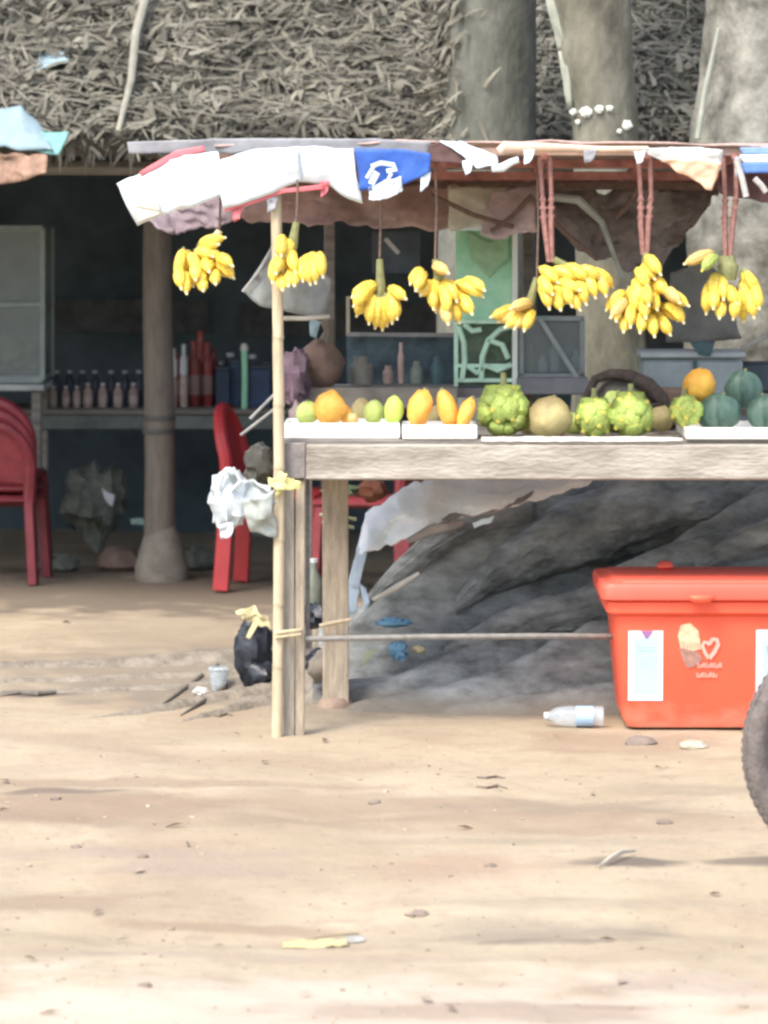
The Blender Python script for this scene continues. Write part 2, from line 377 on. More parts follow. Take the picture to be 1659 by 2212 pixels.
for i in range(500):   # long horizontal strands in courses near the eave
    s_ = R.choice((.02,.10,.2,.34,.5,.66))+R.gauss(0,.02); x = R.uniform(-3.4,3.4)
    p = Vector((x, EY, EZ))+slope*s_+nrm*R.uniform(.05,.11)
    d = Vector((R.choice((-1,1)), 0, R.gauss(0,.1))).normalized()
    leaf(th, p, d, R.uniform(.008,.018), R.uniform(.15,.4), nrm, R.uniform(-.06,.06))
for i in range(2600):   # broad curled leaf pieces in drifts
    x = R.uniform(-3.4,3.4); s_ = R.uniform(0,1.9)
    if mnoise.noise(Vector((x*2.3, s_*3, 4))) < -.05: continue
    p = Vector((x, EY, EZ))+slope*s_+nrm*R.uniform(.07,.12); a = R.uniform(0, 6.28)
    d = (-slope*math.cos(a)+Vector((math.sin(a),0,0))+nrm*R.uniform(-.1,.35)).normalized()
    leaf(th, p, d, R.uniform(.018,.05), R.uniform(.04,.12), (nrm+Vector((R.uniform(-.7,.7), R.uniform(-.7,.7), R.uniform(-.7,.7)))).normalized(), R.uniform(-.5,.6))
for i in range(1300):   # ragged fringe at the eave
    x = R.uniform(-3.4,3.4); p = Vector((x, EY-.03+R.random()*.08, EZ+R.uniform(-.02,.06)))
    d = Vector((R.gauss(0,.7), R.uniform(-.4,.1), -1)).normalized()
    leaf(th, p, d, R.uniform(.008,.02), R.uniform(.03,.09), Vector((0,-1,.1)), R.uniform(-.3,.3))
tag(th.build('thatch', thatchm, shop), kind='stuff')
rb = MB()   # a stick laid over the thatch
a_, b_ = P(322,-30,13.57), P(255,285,12.90); rb.tube([a_, a_.lerp(b_,.33)+Vector((-.012,0,.0)), a_.lerp(b_,.66)+Vector((.01,-.02,0)), b_], [.020,.018,.015,.010], 8)
rb.build('roof_stick', mat('grey_stick', (.27,.26,.21), .9, .2), shop)
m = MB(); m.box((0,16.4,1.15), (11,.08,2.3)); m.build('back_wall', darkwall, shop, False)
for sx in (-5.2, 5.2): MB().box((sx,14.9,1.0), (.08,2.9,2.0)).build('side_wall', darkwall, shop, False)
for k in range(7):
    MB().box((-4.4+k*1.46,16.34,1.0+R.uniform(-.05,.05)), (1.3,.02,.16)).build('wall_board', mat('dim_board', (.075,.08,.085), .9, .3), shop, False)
# shop post
def post(u, d, zt, r, lump=True):
    b = P(u, HV, d); pts = []; 
    for i in range(9):
        t = i/8; pts.append(Vector((b.x+.006*math.sin(t*7), d, t*zt)))
    MB().tube(pts, [r*(1.06-.12*i/8) for i in range(9)], 14).build('post', wood_post2, shop)
    if lump: MB().lathe((b.x+.012,d,-.02), [(r*1.75,0),(r*1.8,.07),(r*1.45,.15),(r*1.05,.22),(r*.95,.24)], 14, 1.0, 1).build('post_footing', concrete, shop)
wood_post2 = mat('tan_post', (.165,.145,.12), .85, .2, 12, .5, 60, stretch=(3,3,.6))
post(343, 14.25, 1.85, .062)
bnd = MB(); bp = P(343, HV, 14.25)
for z in (.60, .655): bnd.lathe((bp.x,14.25,z), [(.067,0),(.069,.006),(.069,.016),(.067,.022)], 14)
bnd.build('post_band', mat('rope_dim', (.09,.09,.08)), shop)
post(-420, 14.25, 1.85, .06); post(1900, 14.25, 1.85, .06)
for (x0, x1, y, z, r) in ((-5.1,5.1,13.25,1.70,.03),(-5.1,5.1,14.25,2.1,.04)): MB().tube([(x0,y,z),(0,y,z-.02),(x1,y,z)], r, 8).build('rafter', wood_dark, shop)

# counter inside the shop
ct = thing('shelf_counter', 'long grey wooden shelf counter behind the tan roof post', 'shelf', (-1.0,15.1,0))
z0 = P(0,884,14.9).z
MB().box((-1.0,15.15,z0-.012), (1.75,.5,.024), None, .004).build('shelf_board', wood_dark, ct)
MB().box((-1.0,14.93,z0-.057), (1.75,.03,.064), None, .004).build('front_board', mat('shelf_front', (.13,.15,.14), .85, .3, 8, .4), ct)
for x in (-1.8, -.25):
    for y in (14.97, 15.33): MB().bar((x,y,0), (x,y,z0-.024), .05).build('leg', wood_dark, ct)
def bottle(kind):
    r, h = {'can':(.019,.098), 'dark':(.022,.15), 'red':(.020,.20), 'white':(.019,.20)}[kind]
    root = thing('bottle', 'x', 'bottle', (0,0,0))
    bodym = {'can':can_t,'dark':botd,'red':botr,'white':can_t}[kind]
    MB().lathe((0,0,0), [(r*.9,0),(r,.006),(r,h*.62),(r*.9,h*.72),(r*.5,h*.82),(r*.42,h*.93)], 12).build('body', bodym, root)
    MB().lathe((0,0,h*.93), [(r*.52,0),(r*.52,h*.07),(r*.4,h*.08)], 10).build('cap', {'red':botr}.get(kind, can_w), root)
    if kind in ('can','red'): MB().lathe((0,0,h*.18), [(r*1.02,0),(r*1.03,.002),(r*1.03,h*.3),(r*1.02,h*.3+.002)], 12).build('paper_band', {'can':mat('band_pale',(.42,.36,.33)),'red':mat('band_pink',(.32,.20,.19))}[kind], root)
    return root
def clone(root, loc, label, group, cat=None, sc=1.0, rot=0):
    r = root.copy(); COL.objects.link(r); r.location = loc; r['label'] = label; r['group'] = group; r.scale = (sc,sc,sc); r.rotation_euler = (0,0,rot)
    for ch in [c for c in bpy.data.objects if c.parent == root]:
        c = ch.copy(); COL.objects.link(c); c.parent = r
    return r
def place(root, used, loc, label, group, sc=1.0, rot=0):
    if not used: root.location = loc; root['label'] = label; root['group'] = group; root.scale = (sc,)*3; root.rotation_euler = (0,0,rot); return root
    return clone(root, loc, label, group, None, sc, rot)
pc = bottle('can'); ordn = ['first','second','third','fourth','fifth','sixth','seventh','eighth']
for i, u in enumerate((92,115,142,166,190,222,255,288)):
    d = 15.02+.01*(i%2)
    place(pc, i > 0, (P(u,0,d).x, d, z0), '%s small tan bottle from the left in the front row on the shelf counter' % ordn[i], 'small tan bottles on the shelf counter', .95 if i < 4 else 1.08)
pd = bottle('dark')
for i, u in enumerate((88,122,150,178,205,240,270,300)):
    place(pd, i > 0, (P(u,0,15.25).x, 15.25, z0), '%s dark pale-capped bottle from the left in the row behind the tan bottles' % ordn[i], 'dark bottles at the back of the shelf counter', 1.0)
for i, (u, d, s) in enumerate(((478,15.3,1.25),(497,15.32,1.5),(545,15.3,1.45),(575,15.3,1.2))):
    place(pd, True, (P(u,0,d).x, d, z0), ['dark bottle just behind the left end of the dark blue boxes','tall dark bottle behind the narrow blue box','tall dark bottle directly right of the bright green tube','dark bottle beside the bamboo pole behind the wide blue box'][i], 'dark bottles behind the blue boxes', s)
pr = bottle('red')
for i, (u, d, s) in enumerate(((418,15.12,1.42),(447,15.18,1.38),(433,15.3,1.6),(383,15.3,1.1),(462,15.35,1.2))):
    place(pr, i > 0, (P(u,0,d).x, d, z0), ['tall red bottle right of the white-capped pair on the counter','tall red bottle just left of the dark blue boxes','tallest red bottle, behind the other two red ones','red bottle behind the two white-capped bottles','red bottle half behind the dark blue boxes'][i], 'tall red bottles right of the shop post', s)
wb = MB
for i, u in enumerate((374, 397)):
    t = thing('tall_bottle', ['left one of two tall bottles with a white neck, beside the shop post','right one of two tall bottles with a white neck, nearer the red bottles'][i], 'bottle', (P(u,0,15.05).x,15.05,z0), 'tall white-necked bottles beside the shop post')
    o = Vector((P(u,0,15.05).x,15.05,z0)); h = .255+.02*i
    MB().lathe(o, [(.016,0),(.018,.01),(.018,h*.45),(.015,h*.52)], 12).build('body', can_t, t)
    MB().lathe(o+Vector((0,0,h*.52)), [(.017,0),(.018,.01),(.017,.07),(.010,.085),(.010,h*.48)], 12).build('neck', mat('white_neck',(.50,.54,.57),.4,.1), t)
for i, (u, w, h, d) in enumerate(((482,30,85,15.2),(508,22,100,15.25),(562,44,92,15.1))):
    p = P(u,0,d); w_, h_ = w*px(d), h*px(d)
    t = thing('box', ['dark blue box standing next to the tall red bottles','narrow dark blue box just left of the bright green tube','wide dark blue box between the green tube and the bamboo pole'][i], 'box', (p.x,d,z0), 'dark blue boxes on the counter')
    MB().box((p.x,d,z0+h_*.45), (w_,.1,h_*.9), None, .003).build('body', bluebox, t); MB().box((p.x,d,z0+h_*.95), (w_*1.03,.103,h_*.1), None, .003).build('lid', navy, t)
p = P(528,0,14.95)
t = thing('tube', 'bright green upright tube standing on the counter behind the red chair', 'tube', (p.x,14.95,z0))
MB().tube([(p.x,14.95,z0),(p.x+.002,14.95,z0+.12),(p.x,14.95,z0+.25)], .014, 12).build('shaft', greent, t); MB().lathe((p.x,14.95,z0+.25), [(.017,0),(.018,.01),(.012,.03)], 12).build('cap', alum, t)
# glass cabinet at far left
d = 14.6; cb = thing('glass_cabinet', 'pale framed glass food cabinet at the left edge of the photo', 'cabinet', tuple(P(10,820,d)))
a, b = P(-130,492,d), P(92,822,d); dp = .4
for (x) in (a.x, b.x):
    for y in (d, d+dp): MB().bar((x,y,b.z), (x,y,a.z), .022).build('corner_post', mat('cab_frame', (.22,.27,.26), .5, .15), cb)
for z in (a.z, b.z, P(0,658,d).z):
    MB().bar((a.x,d-.002,z), (b.x,d-.002,z), .02).build('rail', MATS['cab_frame'], cb)
MB().box(((a.x+b.x)/2,d+dp/2,b.z+.01), (b.x-a.x,dp,.015)).build('floor_panel', greyal, cb)
MB().box(((a.x+b.x)/2,d+dp/2,P(0,658,d).z), (b.x-a.x-.02,dp-.02,.008)).build('middle_shelf', greyal, cb)
MB().box(((a.x+b.x)/2,d+dp-.01,(a.z+b.z)/2), (b.x-a.x,.01,a.z-b.z)).build('back_panel', mat('cab_back',(.075,.10,.10),.6,.4,6), cb, False)
MB().box(((a.x+b.x)/2,d+.005,(a.z+b.z)/2), (b.x-a.x-.02,.004,a.z-b.z-.02)).build('glass_pane', glassd, cb, False)
for i, (u, v, r1, r2) in enumerate(((20,760,.10,.07),(-50,770,.09,.06),(62,785,.06,.035))):
    o = MB().blob(P(u,v,d+.2), (r1,.1,r2), 12, .25, 4, i).build('food_heap', food)
    tag(o, ['heap of olive food in the middle of the glass cabinet','heap of olive food at the left of the glass cabinet','small heap of olive food at the right of the glass cabinet'][i], 'food')
st = thing('cabinet_stand', 'dark stand with a white board edge under the left glass cabinet', 'stand', tuple(P(10,1240,14.6)))
MB().box(((a.x+b.x)/2,d+dp/2,b.z-.03), (b.x-a.x+.01,dp,.03), None, .004).build('top_board', mat('white_edge',(.42,.45,.45)), st)
for x in (a.x+.03, b.x-.03):
    for y in (d+.05, d+dp-.05): MB().bar((x,y,0), (x,y,b.z-.046), .04).build('leg', wood_dark, st)

# red plastic chairs
def chair(name, label, loc, rot, m_, group='red plastic chairs', z=0.0, sc=1.0):
    t = thing(name, label, 'chair', (0,0,0), group)
    W_, D_, SH, BH = .42*sc, .42*sc, .42*sc, .80*sc
    s_ = MB(); s_.box((0,0,SH), (W_,D_,.03), None, .012); s_.box((0,-D_/2+.01,SH-.03), (W_,.02,.05), None, .004); s_.build('seat', m_, t)
    for sx in (-1,1):
        for sy in (-1,1):
            MB().bar((sx*W_*.5,sy*D_*.5,0), (sx*W_*.44,sy*D_*.44,SH-.01), .062, .035, (1,0,0)).build('leg', m_, t)
    bk = MB(); n = 12; pts = []
    for i in range(n+1):
        a = math.pi*i/n; pts.append((-math.cos(a)*W_*.46, D_*.46+.05*math.sin(a), SH+(BH-SH)*(.45+.55*math.sin(a))))
    pts = [(-W_*.44,D_*.44,SH)]+pts+[(W_*.44,D_*.44,SH)]
    bk.tube(pts, .026, 8); bk.build('back_frame', m_, t)
    bp_ = MB(); bp_.patch([(p_[0]*.94,p_[1],p_[2]) for p_ in pts[1:-1]], [(-W_*.42+W_*.84*i/n, D_*.44, SH+.06) for i in range(n+1)], 5, 0); bp_.build('back_panel', m_, t, solid=.008)
    t.location = (loc[0], loc[1], z); t.rotation_euler = (0,0,rot); t['_w'] = [0,0,0]
    return t
def gpt(u, d): return (P(u,0,d).x, d)
chair('chair', 'red plastic chair seen edge-on behind the bamboo pole and the white bag', gpt(598,13.95), math.radians(80), redp, sc=.90)
chair('chair', 'dull red plastic chair behind the rear table leg, mostly hidden', gpt(790,13.6), math.radians(-100), redd, sc=.9)
for k in range(3):
    chair('chair', ['lowest red chair of the stack at the left edge','middle red chair of the stack at the left edge','topmost red chair of the stack at the left edge'][k], gpt(-2,14.2+.01*k), math.radians(176), redd, 'stacked red chairs at the left edge', z=.045*k, sc=.82)
# sack heap and clutter in the shop
tag(MB().blob(P(205,1085,14.9), (.135,.12,.155), 20, .35, 2.4, 3).build('sack', sack), 'lumpy dark olive sack heaped under the shelf counter', 'sack')
for i, (u, v, r, mm, lb) in enumerate(((140,1155,.05,sack,'small dark bundle beside the lumpy sack'),(255,1165,.07,brownb,'flat brown bundle in front of the lumpy sack'),(420,1185,.07,sack,'dark bundle right of the post footing'),(300,1150,.05,sack,'small olive bundle against the shop post'))):
    p = P(u,v,14.6); tag(MB().blob((p.x,14.6+.02*i,r*.6), (r*1.3,r,r*.8), 12, .35, 3, i+9).build('bundle', mm), lb, 'bundle')
tag(MB().patch([P(220,1055,14.72),P(247,1070,14.72)],[P(232,1085,14.72),P(243,1095,14.72)],3,.01).build('paper_scrap', can_w, solid=.002), 'pale paper scrap lying on the lumpy sack', 'paper')
tag(MB().patch([P(282,1120,14.5),P(322,1118,14.5)],[P(285,1132,14.5),P(325,1136,14.5)],3,.01).build('paper_scrap', mat('teal_scrap',(.2,.32,.28)), solid=.002), 'pale green paper scrap beside the foot of the shop post', 'paper')
# hangings at the eave, left
e = thing('hanging_tarp', 'dusty blue and teal tarp scrap hanging over the eave at left', 'tarp', tuple(P(60,300,12.85)))
MB().patch([P(-120,235,12.9),P(10,235,12.9),P(45,228,12.9),P(95,280,12.9)],[P(-120,330,12.8),P(0,318,12.8),P(60,322,12.8),P(115,325,12.8)],5,.02,5,2).build('blue_cloth', bluec, e, solid=.004)
MB().patch([P(70,282,12.86),P(150,285,12.86)],[P(75,325,12.8),P(128,334,12.8)],4,.015,5,4).build('teal_cloth', tealc, e, solid=.004)
tag(MB().patch([P(-60,328,12.78),P(20,330,12.78),P(100,340,12.78)],[P(-60,390,12.75),P(25,398,12.75),P(100,372,12.75)],5,.03,6,6).build('hanging_cloth', mat('red_tan_cloth',(.27,.17,.12),.8,.5,18), solid=.004), 'red and tan cloth hanging under the blue tarp scrap', 'cloth')
tag(MB().patch([P(88,84,13.55),P(112,80,13.55)],[P(78,150,13.25),P(150,135,13.25)],4,.02).build('roof_scrap', bluec, solid=.003), 'pale blue plastic scrap caught on the thatch at upper left', 'scrap')

# ---------------------------------------------------------------- trees
def trunk(tree, pts, m_, name='trunk', n=72, seg=150, amp=.05, flute=.04, seed=0):
    """pts: (x,y,z,r)"""
    mb = MB(); vs = []; fs = []
    for i in range(seg+1):
        t = i/seg*(len(pts)-1); k = min(int(t), len(pts)-2); f = t-k; f = f*f*(3-2*f)
        x, y, z, r = [pts[k][j]*(1-f)+pts[k+1][j]*f for j in range(4)]
        z = pts[k][2]*(1-(t-k))+pts[k+1][2]*(t-k)
        for q in range(n):
            a = 2*math.pi*q/n; c = Vector((math.cos(a), math.sin(a), 0))
            w = 1+amp*mnoise.noise(Vector((c.x*1.5, c.y*1.5, z*1.6+seed)))*2+amp*.6*mnoise.noise(Vector((c.x*5, c.y*5, z*5+seed)))+amp*.5*mnoise.noise(Vector((c.x*12, c.y*12, z*9+seed)))+flute*math.sin(a*5+seed+z)
            vs.append(Vector((x, y, z))+c*r*w)
    for i in range(seg):
        for q in range(n): fs.append((i*n+q, i*n+(q+1)%n, (i+1)*n+(q+1)%n, (i+1)*n+q))
    mb.add(vs, fs); return mb.build(name, m_, tree)
def crown(tree, c, rr, n, seed, m_):
    rnd = random.Random(seed); mb = MB()
    cl_ = [Vector(c)+Vector((rnd.gauss(0,rr*.5), rnd.gauss(0,rr*.5), rnd.gauss(0,rr*.28))) for _ in range(26)]
    for i in range(n):
        p = rnd.choice(cl_)+Vector((rnd.gauss(0,rr*.16), rnd.gauss(0,rr*.16), rnd.gauss(0,rr*.12)))
        a = Vector((rnd.gauss(0,1), rnd.gauss(0,1), rnd.gauss(0,.5))).normalized(); b = a.cross(Vector((rnd.gauss(0,1), rnd.gauss(0,1), rnd.gauss(0,1)))).normalized()
        l = rnd.uniform(.07,.16); mb.add([p-a*l, p+b*l*.4, p+a*l, p-b*l*.4], [(0,1,2,3)])
    tag(mb.build('crown', m_, tree, False), kind='stuff')
leafm = mat('tree_leaf', (.06,.10,.03), .7, .3, 3, 0, island=.4)
def tp(u, v, d, wpx): p = P(u, v, d); return (p.x, p.y, p.z, wpx*px(d)/2)
tA = thing('tree', 'broad smooth grey-green tree trunk left of the leaning trunk, above the stall', 'tree', (0.36,12.45,0), 'trees behind the stall')
trunk(tA, [(.36,12.45,-.05,.27)]+[tp(1050,v,12.45,w) for v, w in ((1100,245),(700,215),(300,208),(0,212))]+[(.42,12.5,4.2,.17),(.5,12.6,6.5,.13)], bark, seed=1, amp=.02, flute=.02)
cg = MB()
for i in range(300):   # dead leaf strips caught on the left side of the trunk
    v_ = R.uniform(-20,318); a = math.pi*(1+abs(R.gauss(0,.17))); c_ = P(1050, v_, 12.45); r_ = 107*px(12.45)
    p = Vector((c_.x+math.cos(a)*r_*1.0, c_.y+math.sin(a)*r_*1.0-.004, c_.z)); o_ = Vector((math.cos(a), math.sin(a), 0))
    d = Vector((R.gauss(-.25,.5), R.uniform(-.3,.1), R.gauss(-.3,.8))).normalized(); leaf(cg, p, d, R.uniform(.008,.026), R.uniform(.03,.11), o_, R.uniform(-.3,.4))
tag(cg.build('clinging_leaves', thatchm, tA), kind='stuff')
MB().tube([(.45,12.55,5.2),(.0,12.7,6.2),(-.5,12.6,7.2)], [.09,.07,.04], 8).build('limb', bark, tA); crown(tA, (.3,12.8,8.2), 1.7, 1800, 1, leafm)
tB = thing('tree', 'tan tree trunk leaning left with white lichen spots above the canopy', 'tree', (.82,12.0,0), 'trees behind the stall')
trunk(tB, [(.82,12.0,-.05,.22)]+[tp(1322,1000,12.0,190),tp(1318,700,12.0,150),tp(1306,300,12.0,140),tp(1283,90,12.0,160),tp(1272,-40,12.0,178)]+[(.66,12.0,3.6,.14),(.5,12.0,6.3,.11)], bark_l, seed=6, amp=.025, flute=.02)
MB().tube([(.6,12,4.6),(.9,12.1,5.6),(1.5,12.1,6.8)], [.08,.06,.03], 8).build('limb', bark_l, tB); crown(tB, (.8,12.1,7.9), 1.7, 1800, 2, leafm)
li = MB()
for u, v, r in ((1237,243,9),(1262,245,13),(1290,238,10),(1312,236,8),(1350,272,12),(1245,265,6),(1334,285,6),(1225,200,7)):
    p = P(u, v, 12.0); dx = (u-1300)/75; y = 12.0-.118*math.sqrt(max(.02, 1-dx*dx))-.004
    MB().blob((p.x, y, p.z), (r*px(12), .006, r*px(12)*.8), 10, .4, 3, u).build('lichen', lichen, tB)
li = MB(); li.patch([P(1176,-20,11.97),P(1192,-20,11.95)],[P(1208,110,11.96),P(1226,110,11.93)],5,.01); li.patch([P(1208,110,11.96),P(1226,110,11.93)],[P(1228,235,11.96),P(1236,235,11.94)],3,.01)
li.build('hanging_vine', mat('pale_vine',(.30,.32,.26),.9,.2), tB, solid=.012)
tC = thing('tree', 'pale mottled tree trunk at the upper right corner with spreading roots below the table', 'tree', (1.35,12.1,0), 'trees behind the stall')
trunk(tC, [(1.36,12.15,-.05,.40),(1.36,12.15,.5,.36)]+[tp(1660,v,12.1,w) for v, w in ((800,380),(500,350),(300,325),(150,285),(0,262))]+[(1.42,12.1,4.2,.18),(1.5,12,6.5,.13)], bark_p, seed=3, amp=.05, flute=.035)
MB().tube([(1.45,12.1,5),(2.0,12.2,6.2),(2.6,12.1,7.2)], [.09,.07,.03], 8).build('limb', bark_p, tC); crown(tC, (1.7,12.3,8.3), 1.8, 1800, 3, leafm)
vn = MB(); vn.tube([P(1553,60,11.86),P(1540,120,11.86),P(1522,200,11.86),P(1507,300,11.84)], [.008,.009,.010,.010], 8)
vn.build('hanging_vine', MATS['pale_vine'], tC)
# buttress roots as relief
ridges = [
 [(1.5,12.0,1.0,.25),(1.05,11.6,.85,.2),(.66,11.25,.69,.15),(.28,11.1,.55,.14),(.02,11.0,.34,.14),(-.16,10.95,.12,.14),(-.6,11.0,.03,.10),(-1.25,10.82,.012,.08)],
 [(1.8,11.3,.85,.22),(1.25,11.05,.66,.2),(.86,10.9,.46,.15),(.42,10.8,.24,.14),(.05,10.72,.08,.12),(-.4,10.65,.03,.1)],
 [(2.2,10.95,.7,.2),(1.5,10.8,.56,.16),(1.05,10.7,.34,.12),(.62,10.62,.24,.12),(.25,10.55,.09,.12),(-.05,10.5,.03,.1)],
 [(2.0,10.55,.22,.12),(1.3,10.55,.16,.09),(.7,10.47,.09,.08),(.2,10.42,.03,.07)],
 [(1.5,12.2,.8,.3),(.7,11.9,.5,.22),(.2,11.8,.28,.2),(-.3,11.7,.10,.15),(-.9,11.6,.02,.10),(-1.7,11.5,.008,.08)],
 [(-.1,11.0,.1,.1),(-.5,10.75,.04,.05),(-.75,10.45,.018,.04),(-.95,10.3,-.005,.04)],
 [(-.1,11.2,.1,.1),(-.6,11.25,.035,.05),(-1.1,11.15,.022,.05),(-1.9,10.75,.006,.04)],
 [(-.2,10.8,.07,.08),(-.45,10.5,.03,.035),(-.62,10.25,.0,.03)],
]
def seg_d(px_, py_, a, b):
    dx, dy = b[0]-a[0], b[1]-a[1]; L2 = dx*dx+dy*dy
    t = max(0, min(1, ((px_-a[0])*dx+(py_-a[1])*dy)/L2)); 
    return math.hypot(px_-a[0]-t*dx, py_-a[1]-t*dy), a[2]+(b[2]-a[2])*t, a[3]+(b[3]-a[3])*t
def RH(x, y):
    best = -.05; wx = x+.05*mnoise.noise(Vector((x*2.2, y*2.2, 3))); wy = y+.05*mnoise.noise(Vector((x*2.2, y*2.2, 9)))
    for rd in ridges:
        for a, b in zip(rd, rd[1:]):
            if wx < min(a[0], b[0])-.7 or wx > max(a[0], b[0])+.7: continue
            d_, z_, w_ = seg_d(wx, wy, a, b)
            h = (z_+.04)*math.exp(-(d_/w_)**1.7)-.04
            if h > best: best = h
    return best + (mnoise.noise(Vector((x*6, y*6, 0)))*.018+mnoise.noise(Vector((x*16, y*16, 0)))*.008+mnoise.noise(Vector((x*40, y*40, 0)))*.006-abs(mnoise.noise(Vector((x*9, y*9, 5))))*.03)*min(1, max(0.15, best*5))
rm = MB(); X0, X1, Y0, Y1, st_ = -2.2, 2.4, 10.2, 12.4, .018
nx = int((X1-X0)/st_); ny = int((Y1-Y0)/st_)
rm.v = [Vector((X0+i*st_, Y0+j*st_, RH(X0+i*st_, Y0+j*st_))) for j in range(ny+1) for i in range(nx+1)]
rm.f = [(j*(nx+1)+i, j*(nx+1)+i+1, (j+1)*(nx+1)+i+1, (j+1)*(nx+1)+i) for j in range(ny) for i in range(nx)]
rm.f = [f for f in rm.f if max(rm.v[k].z for k in f) > -.03]; rm.m = [0]*len(rm.f)
allf = rm.f; soilroot = mat('soil_covered_root', (.205,.178,.14), .95, .35, 14, 1.0, 40, col2=(.30,.26,.205), detail=9)
rm.f = [f for f in allf if rm.v[f[0]].x >= -.22]; rm.m = [0]*len(rm.f); rm.build('buttress_roots', rootm, tC)
rm.f = [f for f in allf if rm.v[f[0]].x < -.22]; rm.m = [0]*len(rm.f)
for q_, p_ in enumerate(rm.v):
    if p_.x < -.22: rm.v[q_] = Vector((p_.x, p_.y, p_.z*(.62 if p_.z > 0 else 1)+mnoise.noise(p_*22)*.005+mnoise.noise(p_*50)*.003))
rm.build('surface_roots', soilroot, tC)
def big_root(pl, d0, d1, seed, sq=.8):
    n = len(pl); seg = 30*(n-1); mb = MB(); vs = []; K = 56
    for i in range(seg+1):
        t = i/seg*(n-1); k = min(int(t), n-2); f = t-k
        u, v, w = [pl[k][j]*(1-f)+pl[k+1][j]*f for j in range(3)]; d_ = d0+(d1-d0)*i/seg
        c = P(u, v, d_); r = w*px(d_)
        for q in range(K):
            a = 2*math.pi*q/K; o_ = Vector((0, math.cos(a)*sq, math.sin(a)))
            w_ = 1+.16*mnoise.noise(Vector((c.x*4, math.cos(a)*1.2+seed, math.sin(a)*1.2)))*1.5+.10*mnoise.noise(Vector((c.x*11, math.cos(a)*2.5+seed, math.sin(a)*2.5)))+.07*mnoise.noise(Vector((c.x*26, math.cos(a)*6+seed, math.sin(a)*6)))+.04*mnoise.noise(Vector((c.x*60, math.cos(a)*14+seed, math.sin(a)*14)))-.14*abs(mnoise.noise(Vector((c.x*5, math.cos(a)*3.5+seed*2, math.sin(a)*3.5))))
            vs.append(c+o_*r*w_)
    fs = [(i*K+q, i*K+(q+1)%K, (i+1)*K+(q+1)%K, (i+1)*K+q) for i in range(seg) for q in range(K)]
    fs += [tuple(range(K-1,-1,-1)), tuple(range(seg*K, (seg+1)*K))]
    return mb.add(vs, fs).build('root', rootm, tC)
big_root([(1850,980,90),(1600,1050,85),(1400,1100,88),(1200,1165,78),(1060,1245,50),(985,1310,18)], 11.25, 10.95, 1, 1.0)
big_root([(1850,1140,70),(1640,1185,66),(1500,1215,55),(1400,1230,38),(1320,1240,12)], 10.9, 10.85, 2)
big_root([(1850,1260,70),(1560,1275,62),(1360,1290,52),(1200,1325,46),(1060,1370,34),(960,1410,14)], 10.85, 10.75, 4)
big_root([(1850,1130,30),(1760,1120,28),(1660,1145,26),(1560,1190,22),(1500,1225,16)], 10.72, 10.72, 7)
big_root([(1150,1100,30),(1020,1130,40),(920,1190,42),(850,1245,32),(790,1300,12)], 11.1, 10.98, 5)
big_root([(1850,1420,60),(1500,1440,50),(1250,1450,46),(1020,1490,26),(880,1520,10)], 10.62, 10.55, 6)

# ---------------------------------------------------------------- stall
stall = thing('fruit_stall', 'rough wooden fruit stall with a low canopy and a thick plank front', 'stall', (.8,10.3,0))
TZ = P(0,950,10).z
XL, XR = P(612,0,10).x, 2.0
for k in range(5):
    y = 10.02+k*.13+.055
    MB().box(((XL+XR)/2,y,TZ-.011), (XR-XL,.122,.022), None, .003).build('table_plank', wood_dark if k == 0 else wood, stall)
zt, zb = P(0,958,10).z-.002, P(0,1036,10).z
MB().box((P(661,0,10).x/2+XR/2,9.995,(zt+zb)/2), (XR-P(661,0,10).x,.035,zt-zb), None, .005).build('front_plank', mat('apron_wood', (.29,.255,.205), .85, .3, 6, .6, 60, col2=(.50,.465,.40), stretch=(.5,1.5,1.8)), stall)
MB().box((P(636,0,10).x,10.0,(zt+zb)/2+.004), (48*px(10),.05,zt-zb+.002), None, .004).build('end_block', mat('end_wood', (.24,.215,.20), .85, .3, 20, .5), stall)
MB().box((XL+.02,10.33,(zt+zb)/2), (.03,.58,zt-zb), None, .004).build('side_plank', wood_dark, stall)
MB().box(((XL+XR)/2,10.66,(zt+zb)/2), (XR-XL,.03,zt-zb), None, .004).build('rear_plank', wood_dark, stall)
def legb(u, d, w, zt_, mm, dy=.04):
    p = P(u,0,d); return MB().box((p.x,d,zt_/2-.01), (w*px(d),dy,zt_+.02), Matrix.Rotation(R.uniform(-.004,.004),3,'Y'), .004).build('leg', mm, stall)
legb(624,10.0,24,zb,mat('leg_wood1', (.36,.32,.26), .85, .3, 16, .5, 80, stretch=(3,3,.5))); legb(648,10.012,20,zb,wood_post,.05)
p = P(668,0,10.08); MB().box((p.x-.004,10.07,.49), (.012,.04,.5)).build('leg_batten', wood_dark, stall, False)
legb(725,10.56,56,zb,wood_post,.06); MB().lathe((P(725,0,10.56).x,10.56,-.02), [(.06,0),(.055,.03),(.04,.05)], 12).build('leg_footing', mat('red_soil',(.28,.2,.15)), stall)
for y in (10.0, 10.56): MB().box((1.9,y,zb/2), (.07,.05,zb), None, .004).build('leg', wood_post, stall)
